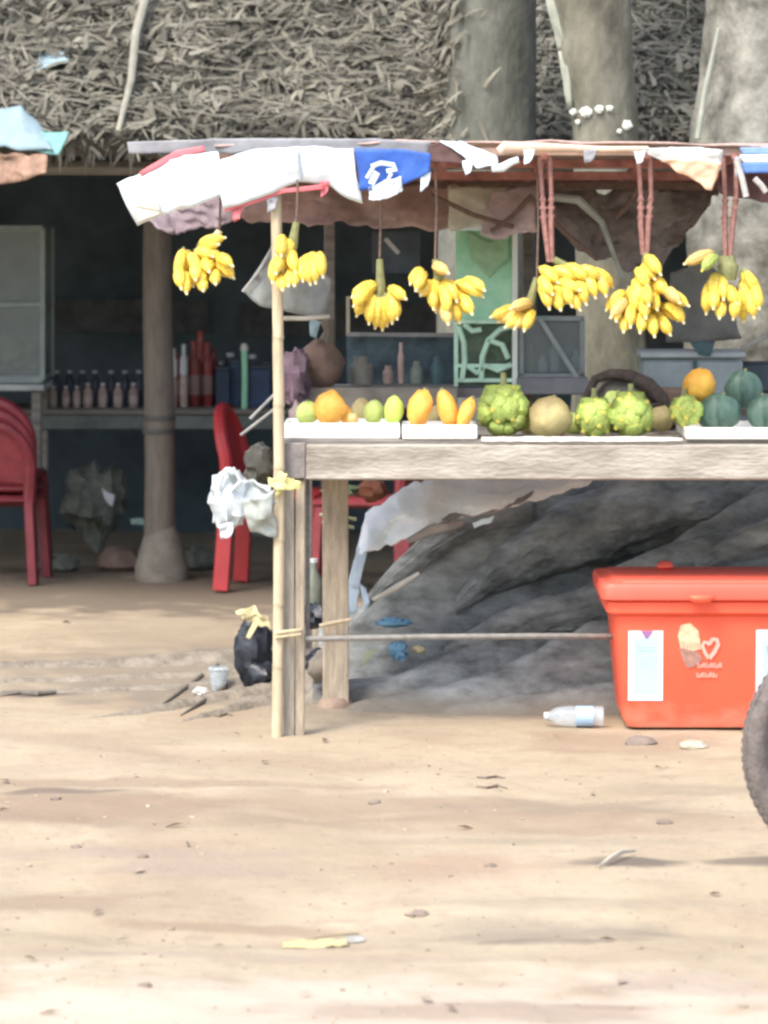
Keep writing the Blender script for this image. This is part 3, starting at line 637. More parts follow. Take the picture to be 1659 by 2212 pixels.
# bamboo corner pole
pts = []; rs = []
bx = P(598,0,9.95).x
zz = [-.02]; 
while zz[-1] < 1.50: zz += [zz[-1]+.012, zz[-1]+R.uniform(.17,.22)]
for i, z in enumerate(zz):
    pts.append((bx+.006*math.sin(z*2.3)+.001*i%.002, 9.95, z)); rs.append(.0150 if i % 2 == 0 else .0172)
pp = []; rr = []
for (x, y, z), r in zip(pts, rs): pp += [(x,y,z-.006),(x,y,z),(x,y,z+.006)]; rr += [.0158,r,.0158]
MB().tube(pp, rr, 12).build('bamboo_pole', bamboo, stall)
MB().tube([P(640,1381,10.0),P(900,1376,10.06),P(1200,1374,10.1),P(1500,1376,10.42),(2.0,10.45,.27)], .0085, 8).build('lower_rail', mat('grey_pole',(.23,.22,.20),.85,.2,30,.3), stall)
MB().tube([P(690,1352,10.5),P(720,1345,10.5),P(760,1338,10.5)], .006, 8).build('rear_brace', bamboo, stall)
rg = MB(); c0 = Vector((P(622,0,9.97).x, 9.985, P(0,1372,9.97).z))
for dz in (0, .012): rg.tube([(c0.x-.034, 9.925, c0.z+dz), (c0.x+.036, 9.965, c0.z+dz+.004), (c0.x+.036,10.03,c0.z+dz), (c0.x-.034,10.03,c0.z+dz), (c0.x-.034, 9.925, c0.z+dz)], .005, 6)
rg.build('bamboo_tie', mat('pale_tie',(.56,.48,.31)), stall)
rib = MB(); rib.patch([P(578,1034,9.92),P(612,1026,9.92),P(652,1040,9.94)],[P(584,1048,9.92),P(612,1060,9.92),P(652,1056,9.94)],4,.015,20,1); rib.patch([P(604,1018,9.92),P(622,1022,9.92)],[P(594,1075,9.92),P(604,1070,9.92)],4,.01,20,3)
rib.build('yellow_ribbon', glove, stall, solid=.002)
# canopy frame
cz = P(0,327,10).z
MB().bar((P(590,0,10).x,10.0,cz), (XR,10.0,cz-.003), .018, .022).build('front_beam', mat('beam_tan', (.38,.27,.22), .8, .25, 14, .3), stall)
for i, (v, d, h, mm) in enumerate(((352,10.35,.030,redrust),(378,10.62,.034,redrust),(400,10.95,.03,cordb),(390,11.3,.03,redrust))):
    MB().bar((P(470,0,d).x,d,P(0,v,d).z), (XR,d,P(0,v+3,d).z), h, .025).build('cross_beam', mm, stall)
for u in (600,800,958,1172,1392,1580,1760):
    x = P(u,0,10.1).x; MB().bar((x,9.99,cz-.012), (x*1.02,11.35,P(0,398,11.35).z), .022, .022).build('rafter', redrust, stall)
MB().bar((P(1140,0,11.4).x,11.4,.4), (P(1140,0,11.4).x,11.4,1.62), .035).build('rear_post', wood_dark, stall)
MB().bar((1.95,10.0,TZ), (1.95,10.0,cz), .04).build('corner_post', wood_post, stall); MB().bar((1.95,11.3,0), (1.95,11.3,1.62), .04).build('rear_post', wood_dark, stall)
MB().bar((P(712,0,11.3).x,11.3,0), (P(712,0,11.3).x,11.3,1.62), .035).build('rear_post', wood_dark, stall)
cn = MB(); zc = cz+.016
cn.patch([(P(465,0,10).x,9.98,zc),(.3,9.98,zc+.012),(1.1,9.98,zc+.006),(2.05,9.98,zc)], [(P(440,0,11.4).x,11.4,1.66),(.3,11.4,1.655),(1.1,11.4,1.655),(2.05,11.4,1.66)], 14, .025, 3, 2)
cn.build('canopy_sheet', tarpb, stall, solid=.006)
fa = MB(); fa.patch([P(275,306,9.99),P(460,300,9.985),P(640,298,9.98),P(800,300,9.98),P(930,306,9.98)],[P(280,330,9.99),P(460,332,9.985),P(640,330,9.98),P(800,330,9.98),P(930,345,9.98)],3,.008,6,5)
fa.build('canopy_edge', tarpgrey, stall, solid=.004)
# sagging tarps under the canopy, the last sheet standing for shade
def swag(name, top, bot, mm, amp=.03, seed=0, sc=6, n=8, solid=.004):
    return MB().patch(top, bot, n, amp, sc, seed).build(name, mm, stall, solid=solid)
swag('tarp_or_shade_sheet', [P(430,395,10.9),P(560,390,10.9),P(720,395,10.9),P(850,398,10.9),P(990,400,10.9)], [P(440,475,10.85),P(560,480,10.8),P(700,488,10.8),P(860,492,10.8),P(985,498,10.85)], tarpb, .05, 1)
swag('tarp_or_shade_sheet', [P(300,470,10.6),P(330,440,10.7),P(440,405,10.7),P(520,400,10.7)], [P(375,500,10.6),P(400,505,10.7),P(450,500,10.7),P(520,470,10.7)], mat('dim_mauve',(.26,.21,.23),.8,.3,10,.3), .04, 3)
swag('tarp_or_shade_sheet', [P(968,402,10.7),P(1040,405,10.7),P(1100,408,10.7)], [P(972,500,10.68),P(1040,492,10.65),P(1085,470,10.65)], tarpg, .02, 4)
swag('tarp_or_shade_sheet', [P(1060,420,10.66),P(1110,405,10.66),P(1165,405,10.66)], [P(1040,505,10.6),P(1095,512,10.6),P(1160,500,10.6)], mat('mauve_tarp',(.48,.38,.37),.8,.3,9,.3), .04, 5)
swag('tarp_or_shade_sheet', [P(1160,400,11.0),P(1300,402,11.0),P(1430,405,11.0),P(1560,402,11.0)], [P(1180,470,10.9),P(1290,560,10.9),P(1420,585,10.9),P(1500,480,10.9)], mat('shade_mauve_sheet',(.24,.21,.20),.85,.5,9,.5), .08, 6, n=12)  # added dark sheet, its colour stands for shade on thatch and trunk
for (a_, b_) in (((930,420),(1110,490)),((1060,500),(1150,420)),((1330,470),(1375,410)),((1150,430),(1290,560))):
    MB().tube([P(*a_,10.58),P((a_[0]+b_[0])/2,(a_[1]+b_[1])/2+8,10.58),P(*b_,10.58)], .008, 7).build('tarp_cord', cordb, stall)
MB().tube([P(1190,425,10.5),P(1250,432,10.5),P(1300,480,10.5),P(1345,600,10.5)], [.012,.014,.010,.006], 7).build('grey_rag_rope', mat('rope_grey',(.27,.29,.26)), stall)
MB().bar(P(832,515,10.9), P(862,548,10.9), .014).build('loose_batten', mat('pale_batten',(.34,.33,.32)), stall)
# sheets on the canopy front
def sheet(name, label, top, bot, mm, amp=.010, seed=0, bulge=0, solid=.005, cat='sheet', group=None, n=6):
    t = MB().patch(top, bot, n, amp, 5, seed, 0, bulge).build(name, mm, None, solid=solid)
    return tag(t, label, cat, group)
D = 9.94
GW = 'white sheets on the canopy front'
s1 = thing('white_sheet', 'white sheet with a beige patch hanging at the left canopy corner', 'sheet', tuple(P(360,400,D)), GW)
MB().patch([P(252,399,D+.05),P(330,360,D+.02),P(400,334,D),P(472,326,D)],[P(298,487,D+.05),P(350,465,D+.02),P(415,445,D),P(486,418,D)],6,.012,5,1,0,.01).build('panel', white, s1, solid=.005)
MB().patch([P(329,403,D-.0),P(331,404,D-.0)],[P(287,448,D+.01),P(347,459,D-.006)],3,0,5,1).patch([P(287,448,D+.01),P(347,459,D-.006)],[P(299,482,D+.01),P(345,461,D-.006)],3,0,5,1).build('beige_patch', cream, s1, solid=.002)
MB().patch([P(300,372,D+.012),P(380,325,D+.012),P(440,315,D+.012)],[P(305,380,D+.01),P(385,340,D+.01),P(445,328,D+.01)],2,.004).build('pink_edge', pinkm, s1, solid=.004)
s2 = thing('white_sheet', 'middle white sheet with a pink lower edge on the canopy front', 'sheet', tuple(P(550,390,D)), GW)
MB().patch([P(462,352,D-.015),P(540,326,D-.015),P(645,316,D-.015)],[P(484,450,D-.02),P(560,428,D-.02),P(650,392,D-.015)],6,.012,5,4,0,.012).build('panel', white, s2, solid=.005)
MB().patch([P(484,450,D-.018),P(560,428,D-.018),P(610,408,D-.018),P(700,398,D-.014)],[P(486,458,D-.018),P(561,436,D-.018),P(612,417,D-.018),P(700,410,D-.014)],2,.003).build('pink_edge', pinkm, s2, solid=.003)
s3 = thing('white_sheet', 'rightmost white sheet on the canopy front, next to the blue print', 'sheet', tuple(P(720,380,D)), GW)
MB().patch([P(640,318,D),P(700,318,D),P(762,322,D)],[P(645,392,D),P(700,400,D),P(782,442,D)],6,.014,5,7,0,.01).build('panel', white, s3, solid=.005)
b1 = thing('printed_bag', 'blue printed plastic sheet with white shapes on the canopy front', 'sheet', tuple(P(820,380,D)))
MB().patch([P(766,320,D-.008),P(820,320,D-.008),P(880,325,D-.008),P(932,332,D-.006)],[P(776,412,D-.008),P(820,412,D-.008),P(872,398,D-.008),P(928,372,D-.006)],6,.008,5,8).build('panel', bluem, b1, solid=.004)
wm = mat('print_white',(.62,.72,.82))
for pl, w in (([(802,360),(822,352),(850,356),(856,366),(835,370)],5),([(815,372),(808,385),(802,398)],7),([(808,358),(800,372),(792,385)],4),([(846,374),(838,388),(852,392)],4)):
    MB().tube([P(u,v,D-.026) for u, v in pl], w*px(10), 6, True, .3).build('white_mark', wm, b1)
MB().patch([P(796,405,D-.014),P(830,392,D-.014),P(866,382,D-.014)],[P(796,432,D-.014),P(838,428,D-.014),P(870,412,D-.014)],5,.015,14,3).build('white_scrap', white, b1, solid=.003)
MB().patch([P(950,302,D+.03),P(1005,308,D+.03),P(1075,338,D+.03)],[P(1010,345,D),P(1030,362,D),P(1075,358,D)],4,.012,9,2).build('sheet_flap', paleblue, b1, solid=.003)['label'] = 'pale blue flap right of the print'
for i, (u, v, w, h, mm_) in enumerate(((500,452,26,30,pinkm),(575,425,30,34,tarpgrey),(690,400,22,26,pinkm),(905,380,26,34,paleblue),(1000,352,22,30,paleblue),(1130,330,26,24,white),(1260,332,30,22,tarpgrey),(1370,332,26,26,white),(1585,345,18,40,tarpgrey))):
    swag('ragged_strip', [P(u,v-6,9.935),P(u+w,v-8,9.935)], [P(u+4,v+h,9.93),P(u+w*.7,v+h*.7,9.93)], mm_, .012, i+30, 14, 4, .002)
dk = swag('dark_flap', [P(930,308,9.97),P(985,306,9.97),P(1020,330,9.97)], [P(925,350,9.96),P(985,352,9.96),P(1040,362,9.96)], mat('maroon_tarp',(.10,.055,.05),.8,.3), .015, 9)
c1 = thing('hanging_cloth', 'pale cloth with an orange end drooping from the canopy front at right', 'cloth', tuple(P(1480,350,D)))
MB().patch([P(1395,316,D),P(1450,316,D),P(1562,322,D)],[P(1398,334,D),P(1470,362,D),P(1556,368,D)],5,.014,8,3).build('pale_fold', mat('dusty_white_cloth',(.56,.58,.56),.8,.15), c1, solid=.004)
MB().patch([P(1425,345,D-.01),P(1480,348,D-.01),P(1558,352,D-.01)],[P(1440,356,D-.01),P(1505,395,D-.01),P(1538,412,D-.01)],6,.016,10,5).build('orange_fold', mat('peach_cloth',(.66,.42,.28),.8,.3,16), c1, solid=.004)
r1 = thing('rolled_cloth', 'long rolled peach cloth lying along the canopy front beam', 'cloth', tuple(P(1200,325,D)))
MB().tube([P(1078,328,9.96),P(1090,318,9.96),P(1150,318,9.96),P(1230,320,9.96),P(1300,323,9.96),P(1400,322,9.96)], [.013,.018,.015,.012,.010,.009], 10).build('roll', mat('peach_roll',(.60,.44,.34),.8,.2,12), r1)
MB().tube([P(1062,365,9.95),P(1085,362,9.95),P(1105,350,9.95),P(1120,345,9.95)], [.010,.013,.010,.010], 8).build('knot', white, r1)
b2 = thing('striped_tarp', 'blue and white striped tarp edge at the right end of the canopy', 'tarp', tuple(P(1640,345,D)))
for k, (va, vb, mm) in enumerate(((318,334,mat('mid_blue',(.22,.36,.66))),(334,352,white),(352,374,mat('soft_blue',(.10,.20,.48))))):
    MB().patch([P(1598,va,D-.02*0),P(1680,va,D),P(1760,va,D)],[P(1606,vb,D),P(1680,vb,D),P(1760,vb,D)],2,.004,8,1).build('stripe', mm, b2, solid=.003)
for i, (a_, b_) in enumerate((((1590,345),(1612,425)),((1630,385),(1655,415)))):
    MB().tube([P(*a_,9.93),P((a_[0]+b_[0])/2+2,(a_[1]+b_[1])/2,9.93),P(*b_,9.93)], .009, 7).build('strip', mat('dusty_strip',(.46,.45,.42)), b2)
swag('maroon_tarp', [P(1555,360,10.1),P(1600,350,10.1),P(1680,380,10.1)], [P(1550,420,10.1),P(1600,430,10.1),P(1680,440,10.1)], mat('maroon_dim',(.13,.07,.075),.8,.3), .03, 12)

# ---------------------------------------------------------------- bananas
def banana_mesh(seed, mats, straight=.0):
    rnd = random.Random(seed); mb = MB(); n = 8
    prof = [(0,.055),(.06,.06),(.14,.11),(.25,.165),(.42,.195),(.60,.195),(.76,.172),(.86,.12),(.915,.06),(.95,.045),(1,.04)]
    cv = .16+rnd.uniform(-.05,.06); pts = [(cv*math.sin(math.pi*t)-0, 0, t) for t, r in prof]
    mb.tube(pts, [r*(1+rnd.uniform(-.03,.03)) for t, r in prof], n)
    mb.m = [2 if i < 2*n else (1 if i >= 8*n else 0) for i in range(len(mb.f))]; mb.m[-1] = 1
    o = mb.build('banana', mats); me = o.data; bpy.data.objects.remove(o); return me
BM = {'y': [banana_mesh(i, [yel, tipm, stemm]) for i in range(4)], 'o': [banana_mesh(11, [yelo, tipm, stemm])], 'g': [banana_mesh(20+i, [grb, mat('yellow_tip',(.55,.50,.10)), stemm]) for i in range(3)]}
def finger(parent, u0, v0, u1, v1, d, kind='y', L=.088, wide=1.0, dmax=1.0, name='banana'):
    if kind != 'g': u1 += (u1-u0)*.12; v1 += (v1-v0)*.12+2
    a = P(u0, v0, d); q = P(u1, v1, d)-a; pl = q.length
    dy = math.sqrt(max(0, L*L-pl*pl))*dmax
    dirv = Vector((q.x, -dy, q.z)); ln = dirv.length*1.12; dirv.normalize()
    z = dirv; outw = Vector((R.gauss(0,.3), -1, R.gauss(0,.3)+.5))
    x = (outw-z*outw.dot(z)).normalized(); y = z.cross(x)
    o = bpy.data.objects.new(name, R.choice(BM[kind])); COL.objects.link(o); o.parent = parent
    m3 = Matrix((x, y, z)).transposed()
    w = wide*.088/ .088
    sc = Matrix.Diagonal((.092*w, .092*w, ln))
    o.matrix_local = Matrix.Translation(a-dirv*ln*.06-Vector(parent['_w'])) @ (m3 @ sc).to_4x4()
    return o
HAND = [
 ('ripe yellow banana hand hanging farthest left, clear of the bamboo pole', 9.98, (462,520), (474,498), [(431,530,481,514),(424,542,476,552),(396,540,387,590),(413,554,431,586),(446,568,455,584),(467,571,502,596),(485,562,504,572),(401,592,406,627),(436,590,437,610),(466,594,469,610),(430,608,441,624),(386,588,394,618),(420,575,425,600)]),
 ('yellow banana hands hanging right against the bamboo pole', 9.9, (632,525), (640,480), [(612,512,610,547),(633,545,640,582),(612,563,600,587),(597,560,591,603),(638,592,638,613),(607,600,612,622),(624,588,624,613),(664,560,671,606),(692,549,698,591),(680,555,683,603),(652,560,655,600)]),
 ('small yellow banana hand spread like a fan, third from left', 10.0, (822,622), (820,560), [(799,615,765,637),(803,626,775,674),(810,636,799,690),(824,640,826,702),(816,640,811,698),(833,638,836,694),(844,632,856,680),(848,624,874,641),(796,622,768,655),(840,634,846,688)]),
 ('large loose yellow banana hand left of the green panel, spilling to the right', 9.98, (948,595), (940,560), [(911,585,889,609),(943,577,966,587,'o'),(939,605,941,664),(921,622,909,634),(927,617,935,660),(956,612,982,645),(976,630,1012,670),(972,650,990,690),(956,664,966,694,'o'),(990,617,1037,637),(1000,610,1040,624),(994,640,1016,672),(950,620,962,668),(905,595,898,622)]),
 ('brownish yellow banana hand low in front of the green panel', 10.0, (1142,664), (1160,600), [(1110,670,1064,681),(1130,682,1094,702),(1138,680,1113,705,'o'),(1128,668,1080,690,'o'),(1148,676,1132,708),(1145,660,1105,664,'o')]),
 ('wide golden banana hand hanging below the double red cord, beside the green panel', 9.97, (1226,578), (1196,560), [(1167,580,1200,606),(1189,588,1241,604),(1222,580,1262,602),(1271,584,1316,615),(1282,591,1303,632),(1262,597,1281,636),(1185,608,1219,636),(1166,622,1182,660),(1200,636,1208,664),(1234,636,1249,664),(1208,612,1245,624),(1240,588,1290,600),(1172,600,1190,630),(1250,610,1262,650),(1222,620,1232,655)]),
 ('biggest yellow banana bunch, cone shaped under thick red cords', 9.97, (1398,566), (1394,545), [(1396,560,1420,588),(1378,582,1394,613),(1412,604,1433,630),(1369,612,1385,648),(1347,630,1312,664),(1358,624,1367,668),(1416,638,1416,664),(1440,644,1478,657),(1434,664,1469,692),(1420,684,1442,717),(1345,677,1343,710),(1394,660,1391,682),(1336,660,1329,688),(1380,682,1378,712),(1402,686,1409,720),(1361,668,1358,700),(1398,630,1398,655),(1440,630,1462,650,'o'),(1350,650,1320,680,'o')]),
 ('rightmost yellow banana hand with a thick green stem and one curled tan banana', 9.97, (1572,575), (1570,552), [(1531,612,1524,668),(1546,594,1540,637),(1553,600,1557,640),(1568,620,1584,650),(1555,650,1549,681),(1608,584,1637,637),(1610,606,1624,668),(1602,624,1606,684),(1593,636,1582,681),(1631,620,1635,659),(1617,628,1624,677),(1540,625,1536,660),(1540,547,1484,566,'o'),(1546,560,1512,585,'g')]),
]
for i, (lb, d, cr_, sp, fl) in enumerate(HAND):
    base = P(cr_[0], cr_[1], d); t = thing('banana_hand', lb, 'bananas', tuple(base), 'banana hands hanging from the canopy')
    for k, f in enumerate(fl):
        kind = f[4] if len(f) > 4 else 'y'
        finger(t, f[0], f[1], f[2], f[3], d+.018-.0022*k+R.uniform(-.006,.006), kind, L=.088+R.uniform(-.006,.008), wide=1.0)
    if True:
        n_ = len(fl); mu = sum(f[0]+f[2] for f in fl)/(2*n_); mv = sum(f[1]+f[3] for f in fl)/(2*n_)
        for f in fl[::2]+fl[1::2]:
            if len(f) > 4: continue
            e_ = R.uniform(.12,.35); j_ = lambda: R.uniform(-5,5)
            finger(t, f[0]+(mu-f[0])*e_+j_(), f[1]+(mv-f[1])*e_-4+j_(), f[2]+(mu-f[2])*e_+j_(), f[3]+(mv-f[3])*e_-4+j_(), d+.035+R.uniform(0,.01), 'y', L=.082, wide=1.0)
    c = P(cr_[0], cr_[1], d+.012); s_ = P(sp[0], sp[1], d+.01)
    big = 2.0 if i == 7 else 1.0
    MB().tube([c-Vector((0,0,.02*big)), c, c.lerp(s_,.5), s_], [.012*big,.016*big,.012*big,.010*big], 9).build('stem', tipm if i == 0 else stemm, t)
    # short core so that fingers meet
    us = [f[0] for f in fl]; vs_ = [f[1] for f in fl]
    top = P(sp[0], 336+R.uniform(0,8), d+.03)
    if i in (5, 6, 7):
        xo = {5:(-34,-10), 6:(-16,12), 7:(-8,22)}[i]
        for q in xo:
            pts_ = [P(sp[0]+q*.9, 338, d+.03), P(sp[0]+q*.8+3, 420, d+.03), P(sp[0]+q*.6, 480, d+.02), P(sp[0]+q*.3, sp[1]+6, d+.01)]
            MB().tube(pts_, [.0075,.0065,.0085,.007], 6).build('cord', cord, t)
            for kk in range(3): MB().blob(pts_[1].lerp(pts_[2], .2+.3*kk), (.010,.008,.009), 8, .3, 3, kk).build('knot', cord, t)
    else:
        MB().tube([top, top.lerp(s_, .5)+Vector((.004,0,0)), s_], .0035, 6).build('cord', cordb, t)

# ---------------------------------------------------------------- things on the table
def tray(label, u0, u1, vt, vb, d, depth=.24):
    a, b = P(u0, vb, d), P(u1, vt, d); z0_ = TZ; h = b.z-z0_; w = b.x-a.x; cx_ = (a.x+b.x)/2
    t = thing('foam_tray', label, 'tray', (cx_, d+depth/2, z0_), 'white foam trays on the stall table')
    y0, y1 = d, d+depth; e_ = .012
    MB().box((cx_,(y0+y1)/2,z0_+.006), (w-2*e_,depth-2*e_,.010)).build('base', foam, t)
    for c_, sz in (((cx_,y0+e_/2,z0_+h/2),(w,e_,h)),((cx_,y1-e_/2,z0_+h/2),(w,e_,h)),((a.x+e_/2,(y0+y1)/2,z0_+h/2),(e_,depth-2*e_,h-.001)),((b.x-e_/2,(y0+y1)/2,z0_+h/2),(e_,depth-2*e_,h-.001))):
        MB().box(c_, sz, None, .004).build('wall', foam, t)
    return t
tray('long white foam tray at the left end of the table', 613, 864, 914, 950, 10.02)
tray('shorter white foam tray holding peeled orange fruit', 869, 1031, 918, 950, 10.01, .2)
tray('white foam tray at the right edge of the photo under the dark melons', 1482, 1900, 924, 950, 10.0, .34)
pb = MB(); pb.patch([P(1040,944,9.99),P(1150,943,9.99),P(1260,944,9.99),P(1380,943,9.99),P(1475,945,9.99)],[P(1040,953,9.975),P(1150,954,9.975),P(1260,953,9.975),P(1380,954,9.975),P(1475,953,9.975)],2,.003,20)
tag(pb.build('paper_liner', mat('liner',(.60,.58,.52)), solid=.002), 'thin white paper liner along the table edge under the green fruit', 'paper')
def fruit(name, label, cat, u, v, d, ru, rv, mm, rot=0, amp=.09, group=None, lobes=0, lob=0, stem=None):
    c = P(u, v, d); r = (ru*px(d), max(ru, rv*.7)*px(d)*.8, rv*px(d))
    t = thing(name, label, cat, tuple(c), group); mb = MB().blob((0,0,0), r, 20, amp, 2, u, lobes, lob)
    mb.v = [Matrix.Rotation(rot, 3, 'Y') @ p + c for p in mb.v]; mb.build('flesh' if 'peeled' in name else 'skin', mm, t)
    sv = Matrix.Rotation(rot, 3, 'Y') @ Vector((0,0,r[2]))
    MB().tube([c+sv*.93, c+sv*1.0, c+sv*1.10], [.006,.005,.004], 6).build('stem', stem or stemm, t)
    return t
GP = 'loose fruit in the left trays'
fruit('guava','pale green round fruit, leftmost on the table','fruit',664,892,10.1,25,26,lgreen,group=GP)
fruit('mango','plump orange fruit second from left in the long tray','fruit',712,882,10.09,34,39,orange,.2,group=GP)
fruit('mango','small orange fruit leaning right beside the plump one','fruit',748,896,10.12,16,26,orange,-.6,group=GP)
fruit('mango','small pale peach fruit low in the long tray','fruit',762,905,10.08,12,14,mat('peach_fruit',(.74,.48,.2),.5,.1),0,group=GP)
fruit('guava','dim yellow-green fruit behind in the long tray','fruit',808,890,10.15,22,26,lgreen,.1,group=GP)
fruit('guava','bright green upright fruit at the right end of the long tray','fruit',851,888,10.08,21,33,mat('bright_green_skin',(.50,.66,.13),.5,.15),.1,group=GP)
fruit('peeled_mango','largest peeled orange mango, left in the short tray','fruit',907,882,10.06,26,42,orange,.25,group='peeled mangoes in the short tray')
fruit('peeled_mango','middle peeled orange mango, leaning left','fruit',966,885,10.06,22,45,orange,-.25,group='peeled mangoes in the short tray')
fruit('peeled_mango','rightmost peeled orange mango, leaning right','fruit',1007,892,10.04,17,36,orange,.4,group='peeled mangoes in the short tray')
fruit('pomelo','dull yellow-brown round fruit between the green banana clusters','fruit',1188,902,10.1,47,46,tanfr,.2)
fruit('papaya','round orange papaya resting on top of the dark melons','papaya',1511,833,10.16,35,37,orskin,.1)
MG = 'dark green melons at the right end'
fruit('melon','dark green melon directly under the orange papaya','melon',1556,890,10.12,46,40,melon,.2,.04,MG)
fruit('melon','topmost dark green melon at the right edge','melon',1606,842,10.22,42,42,melon,.1,.04,MG)
fruit('melon','dark green melon cut off by the right edge of the photo','melon',1655,892,10.1,42,40,melon,-.2,.04,MG)
fruit('melon','dark green melon behind, low at the left of the group','melon',1535,892,10.3,32,34,melon,.3,.04,MG)
def cluster(label, u, v, d, n, rad, group, shape=1.0, kinds='g', dense=2):
    c = P(u, v, d); t = thing('green_banana_cluster', label, 'bananas', tuple(c), group)
    for ring in range(dense):
        m_ = n if ring == 0 else max(3, n//2)
        for k in range(m_):
            a = 2*math.pi*k/m_+ring*.5+R.uniform(-.15,.15); rr0 = rad*(.25 if ring == 0 else .1); rr1 = rad*(.82 if ring == 0 else .42)
            finger(t, u+math.cos(a)*rr0, v-math.sin(a)*rr0*shape, u+math.cos(a)*rr1, v-math.sin(a)*rr1*shape, d+.01-.012*ring, 'g', L=.050, wide=1.5)
    MB().blob(c+Vector((0,.02,0)), (rad*.84*px(d),.038,rad*.84*px(d)*shape), 16, .22).build('core', grb, t)
    MB().tube([c+Vector((0,.02,rad*px(d)*.4)), c+Vector((0,.025,rad*px(d)*1.25))], [.012,.008], 8).build('stem', stemm, t)
GG = 'green banana clusters on the table'
cluster('large green banana cluster with a dark stem, right of the peeled mangoes', 1088, 888, 10.12, 10, 66, GG)
cluster('small light green banana cluster left of the round drop of brown fruit'.replace('the round drop of brown fruit', 'its twin, beside the brown fruit'), 1285, 902, 10.1, 8, 50, GG)
cluster('green banana cluster left of the orange papaya, in front of the basket', 1364, 897, 10.08, 8, 54, GG, 1.1)
cluster('small pale green banana cluster tucked under the orange papaya', 1480, 890, 10.12, 7, 40, GG, .9)
for u_, v_, r1, r2, mm_, lb_ in ((1142,912,24,26,tanfr,'small brown fruit half hidden between the large green cluster and the brown fruit'),(1238,915,24,24,lgreen,'dim green fruit tucked left of the small green cluster'),(1325,880,30,36,lgreen,'pale green fruit behind the two green clusters in front of the basket'),(1428,905,28,28,tanfr,'brown fruit between the green cluster and the foam tray'),(780,888,22,28,tanfr,'brown fruit at the back of the long foam tray'),(940,900,18,26,tanfr,'small brown fruit between the peeled mangoes')):
    fruit('small_fruit', lb_, 'fruit', u_, v_, 10.27, r1, r2, mm_, .3, group='half-hidden fruit at the back of the table')
# basket with a dark arched handle
bk = thing('basket', 'dark wicker basket with a thick arched handle behind the green fruit', 'basket', tuple(P(1350,925,10.36)))
c = P(1350,930,10.38)
MB().lathe((c.x,10.38,TZ), [(.07,0),(.09,.03),(.105,.085),(.10,.088),(.088,.08)], 20, 1.1, .8).build('bowl', basketm, bk)
pts = [P(1262,900,10.38),P(1268,855,10.38),P(1285,820,10.38),P(1318,808,10.38),P(1360,812,10.38),P(1400,832,10.38),P(1430,862,10.38),P(1448,900,10.38)]
MB().tube(pts, [.012,.013,.014,.016,.020,.024,.022,.016], 10).build('handle', basketm, bk)
MB().blob(P(1352,872,10.42), (.100,.05,.078), 18, .12).build('lining', mat('grey_lining',(.10,.09,.08)), bk)
tag(MB().box(P(1450,880,10.5), (.10,.08,.12), None, .01).build('carton', brownb), 'brown carton standing behind the papaya and the basket', 'box')
# behind the table
cbn = thing('green_cabinet', 'pale framed cabinet with green film above and green lattice below', 'cabinet', tuple(P(1050,830,11.0)))
d = 11.0; a, b = P(985,498,d), P(1112,835,d); mid = P(0,695,d).z
MB().box(((a.x+b.x)/2,d+.02,(a.z+mid)/2), (b.x-a.x,.012,a.z-mid)).build('green_panel', greenf, cbn, False)
MB().patch([P(1010,500,d),P(1060,520,d),P(1100,500,d)],[P(1020,560,d-.01),P(1058,600,d-.02),P(1098,560,d-.01)],5,.01).build('film_fold', mat('film_olive',(.30,.50,.30),.5,.2), cbn, solid=.002)
MB().bar((b.x,d-.01,b.z), (b.x,d-.01,a.z), .017).build('white_post', mat('white_post_m',(.74,.80,.74),.5,.06), cbn)
MB().bar((a.x,d-.002,b.z), (a.x,d-.002,mid), .013).build('green_post', greenl, cbn)
MB().box(((a.x+b.x)/2,d+.05,(b.z+mid)/2), (b.x-a.x,.006,mid-b.z)).build('back_panel', mat('olive_back',(.14,.19,.13),.7,.4,18), cbn, False)
for z in (b.z+.02, mid, P(0,790,d).z): MB().bar((a.x,d,z), (b.x,d,z), .012).build('rail', greenl, cbn)
for k, pl in enumerate((((990,705),(1002,740),(1004,780),(998,820)), ((1002,700),(1020,715),(1040,712)), ((1040,820),(1042,770),(1055,735),(1080,712),(1105,705)), ((1055,735),(1085,745),(1098,775)), ((1010,790),(1030,805),(1050,790),(1075,800),(1105,788)))):
    MB().tube([P(u,v,d-.004) for u, v in pl], [.009]*len(pl), 6).build('lattice_bar', greenl, cbn)
MB().box(((a.x+b.x)/2,d+.2,b.z-.02), (b.x-a.x+.03,.42,.03)).build('base_board', mat('mauve_board',(.2,.19,.19),.8,.2), cbn, False)
gc = thing('glass_case', 'dark glass case with a grey frame and a diagonal bar beside the green lattice', 'case', tuple(P(1195,845,11.0)))
a, b = P(1122,688,d), P(1262,812,d)
MB().box(((a.x+b.x)/2,d+.24,(a.z+b.z)/2), (b.x-a.x,.01,a.z-b.z)).build('back_panel', mat('case_dark',(.03,.05,.052),.6,.4,12), gc, False)
for z in (a.z, b.z): MB().bar((a.x,d,z), (b.x,d,z), .016).build('rail', greyal, gc)
for x in (a.x+.006, b.x-.006): MB().bar((x,d,b.z), (x,d,a.z), .016).build('corner_post', greyal, gc)
MB().bar(P(1167,690,d-.02), P(1268,850,d-.02), .014).build('diagonal_bar', mat('diag_grey',(.32,.36,.35)), gc)
MB().box(((a.x+b.x)/2,d+.1,b.z-.03), (b.x-a.x+.02,.3,.055), None, .004).build('base', mat('case_base',(.21,.22,.23),.7,.2), gc)
MB().box(((a.x+b.x)/2,d+.008,(a.z+b.z)/2), (b.x-a.x-.02,.003,a.z-b.z-.02)).build('glass_pane', glassd, gc, False)
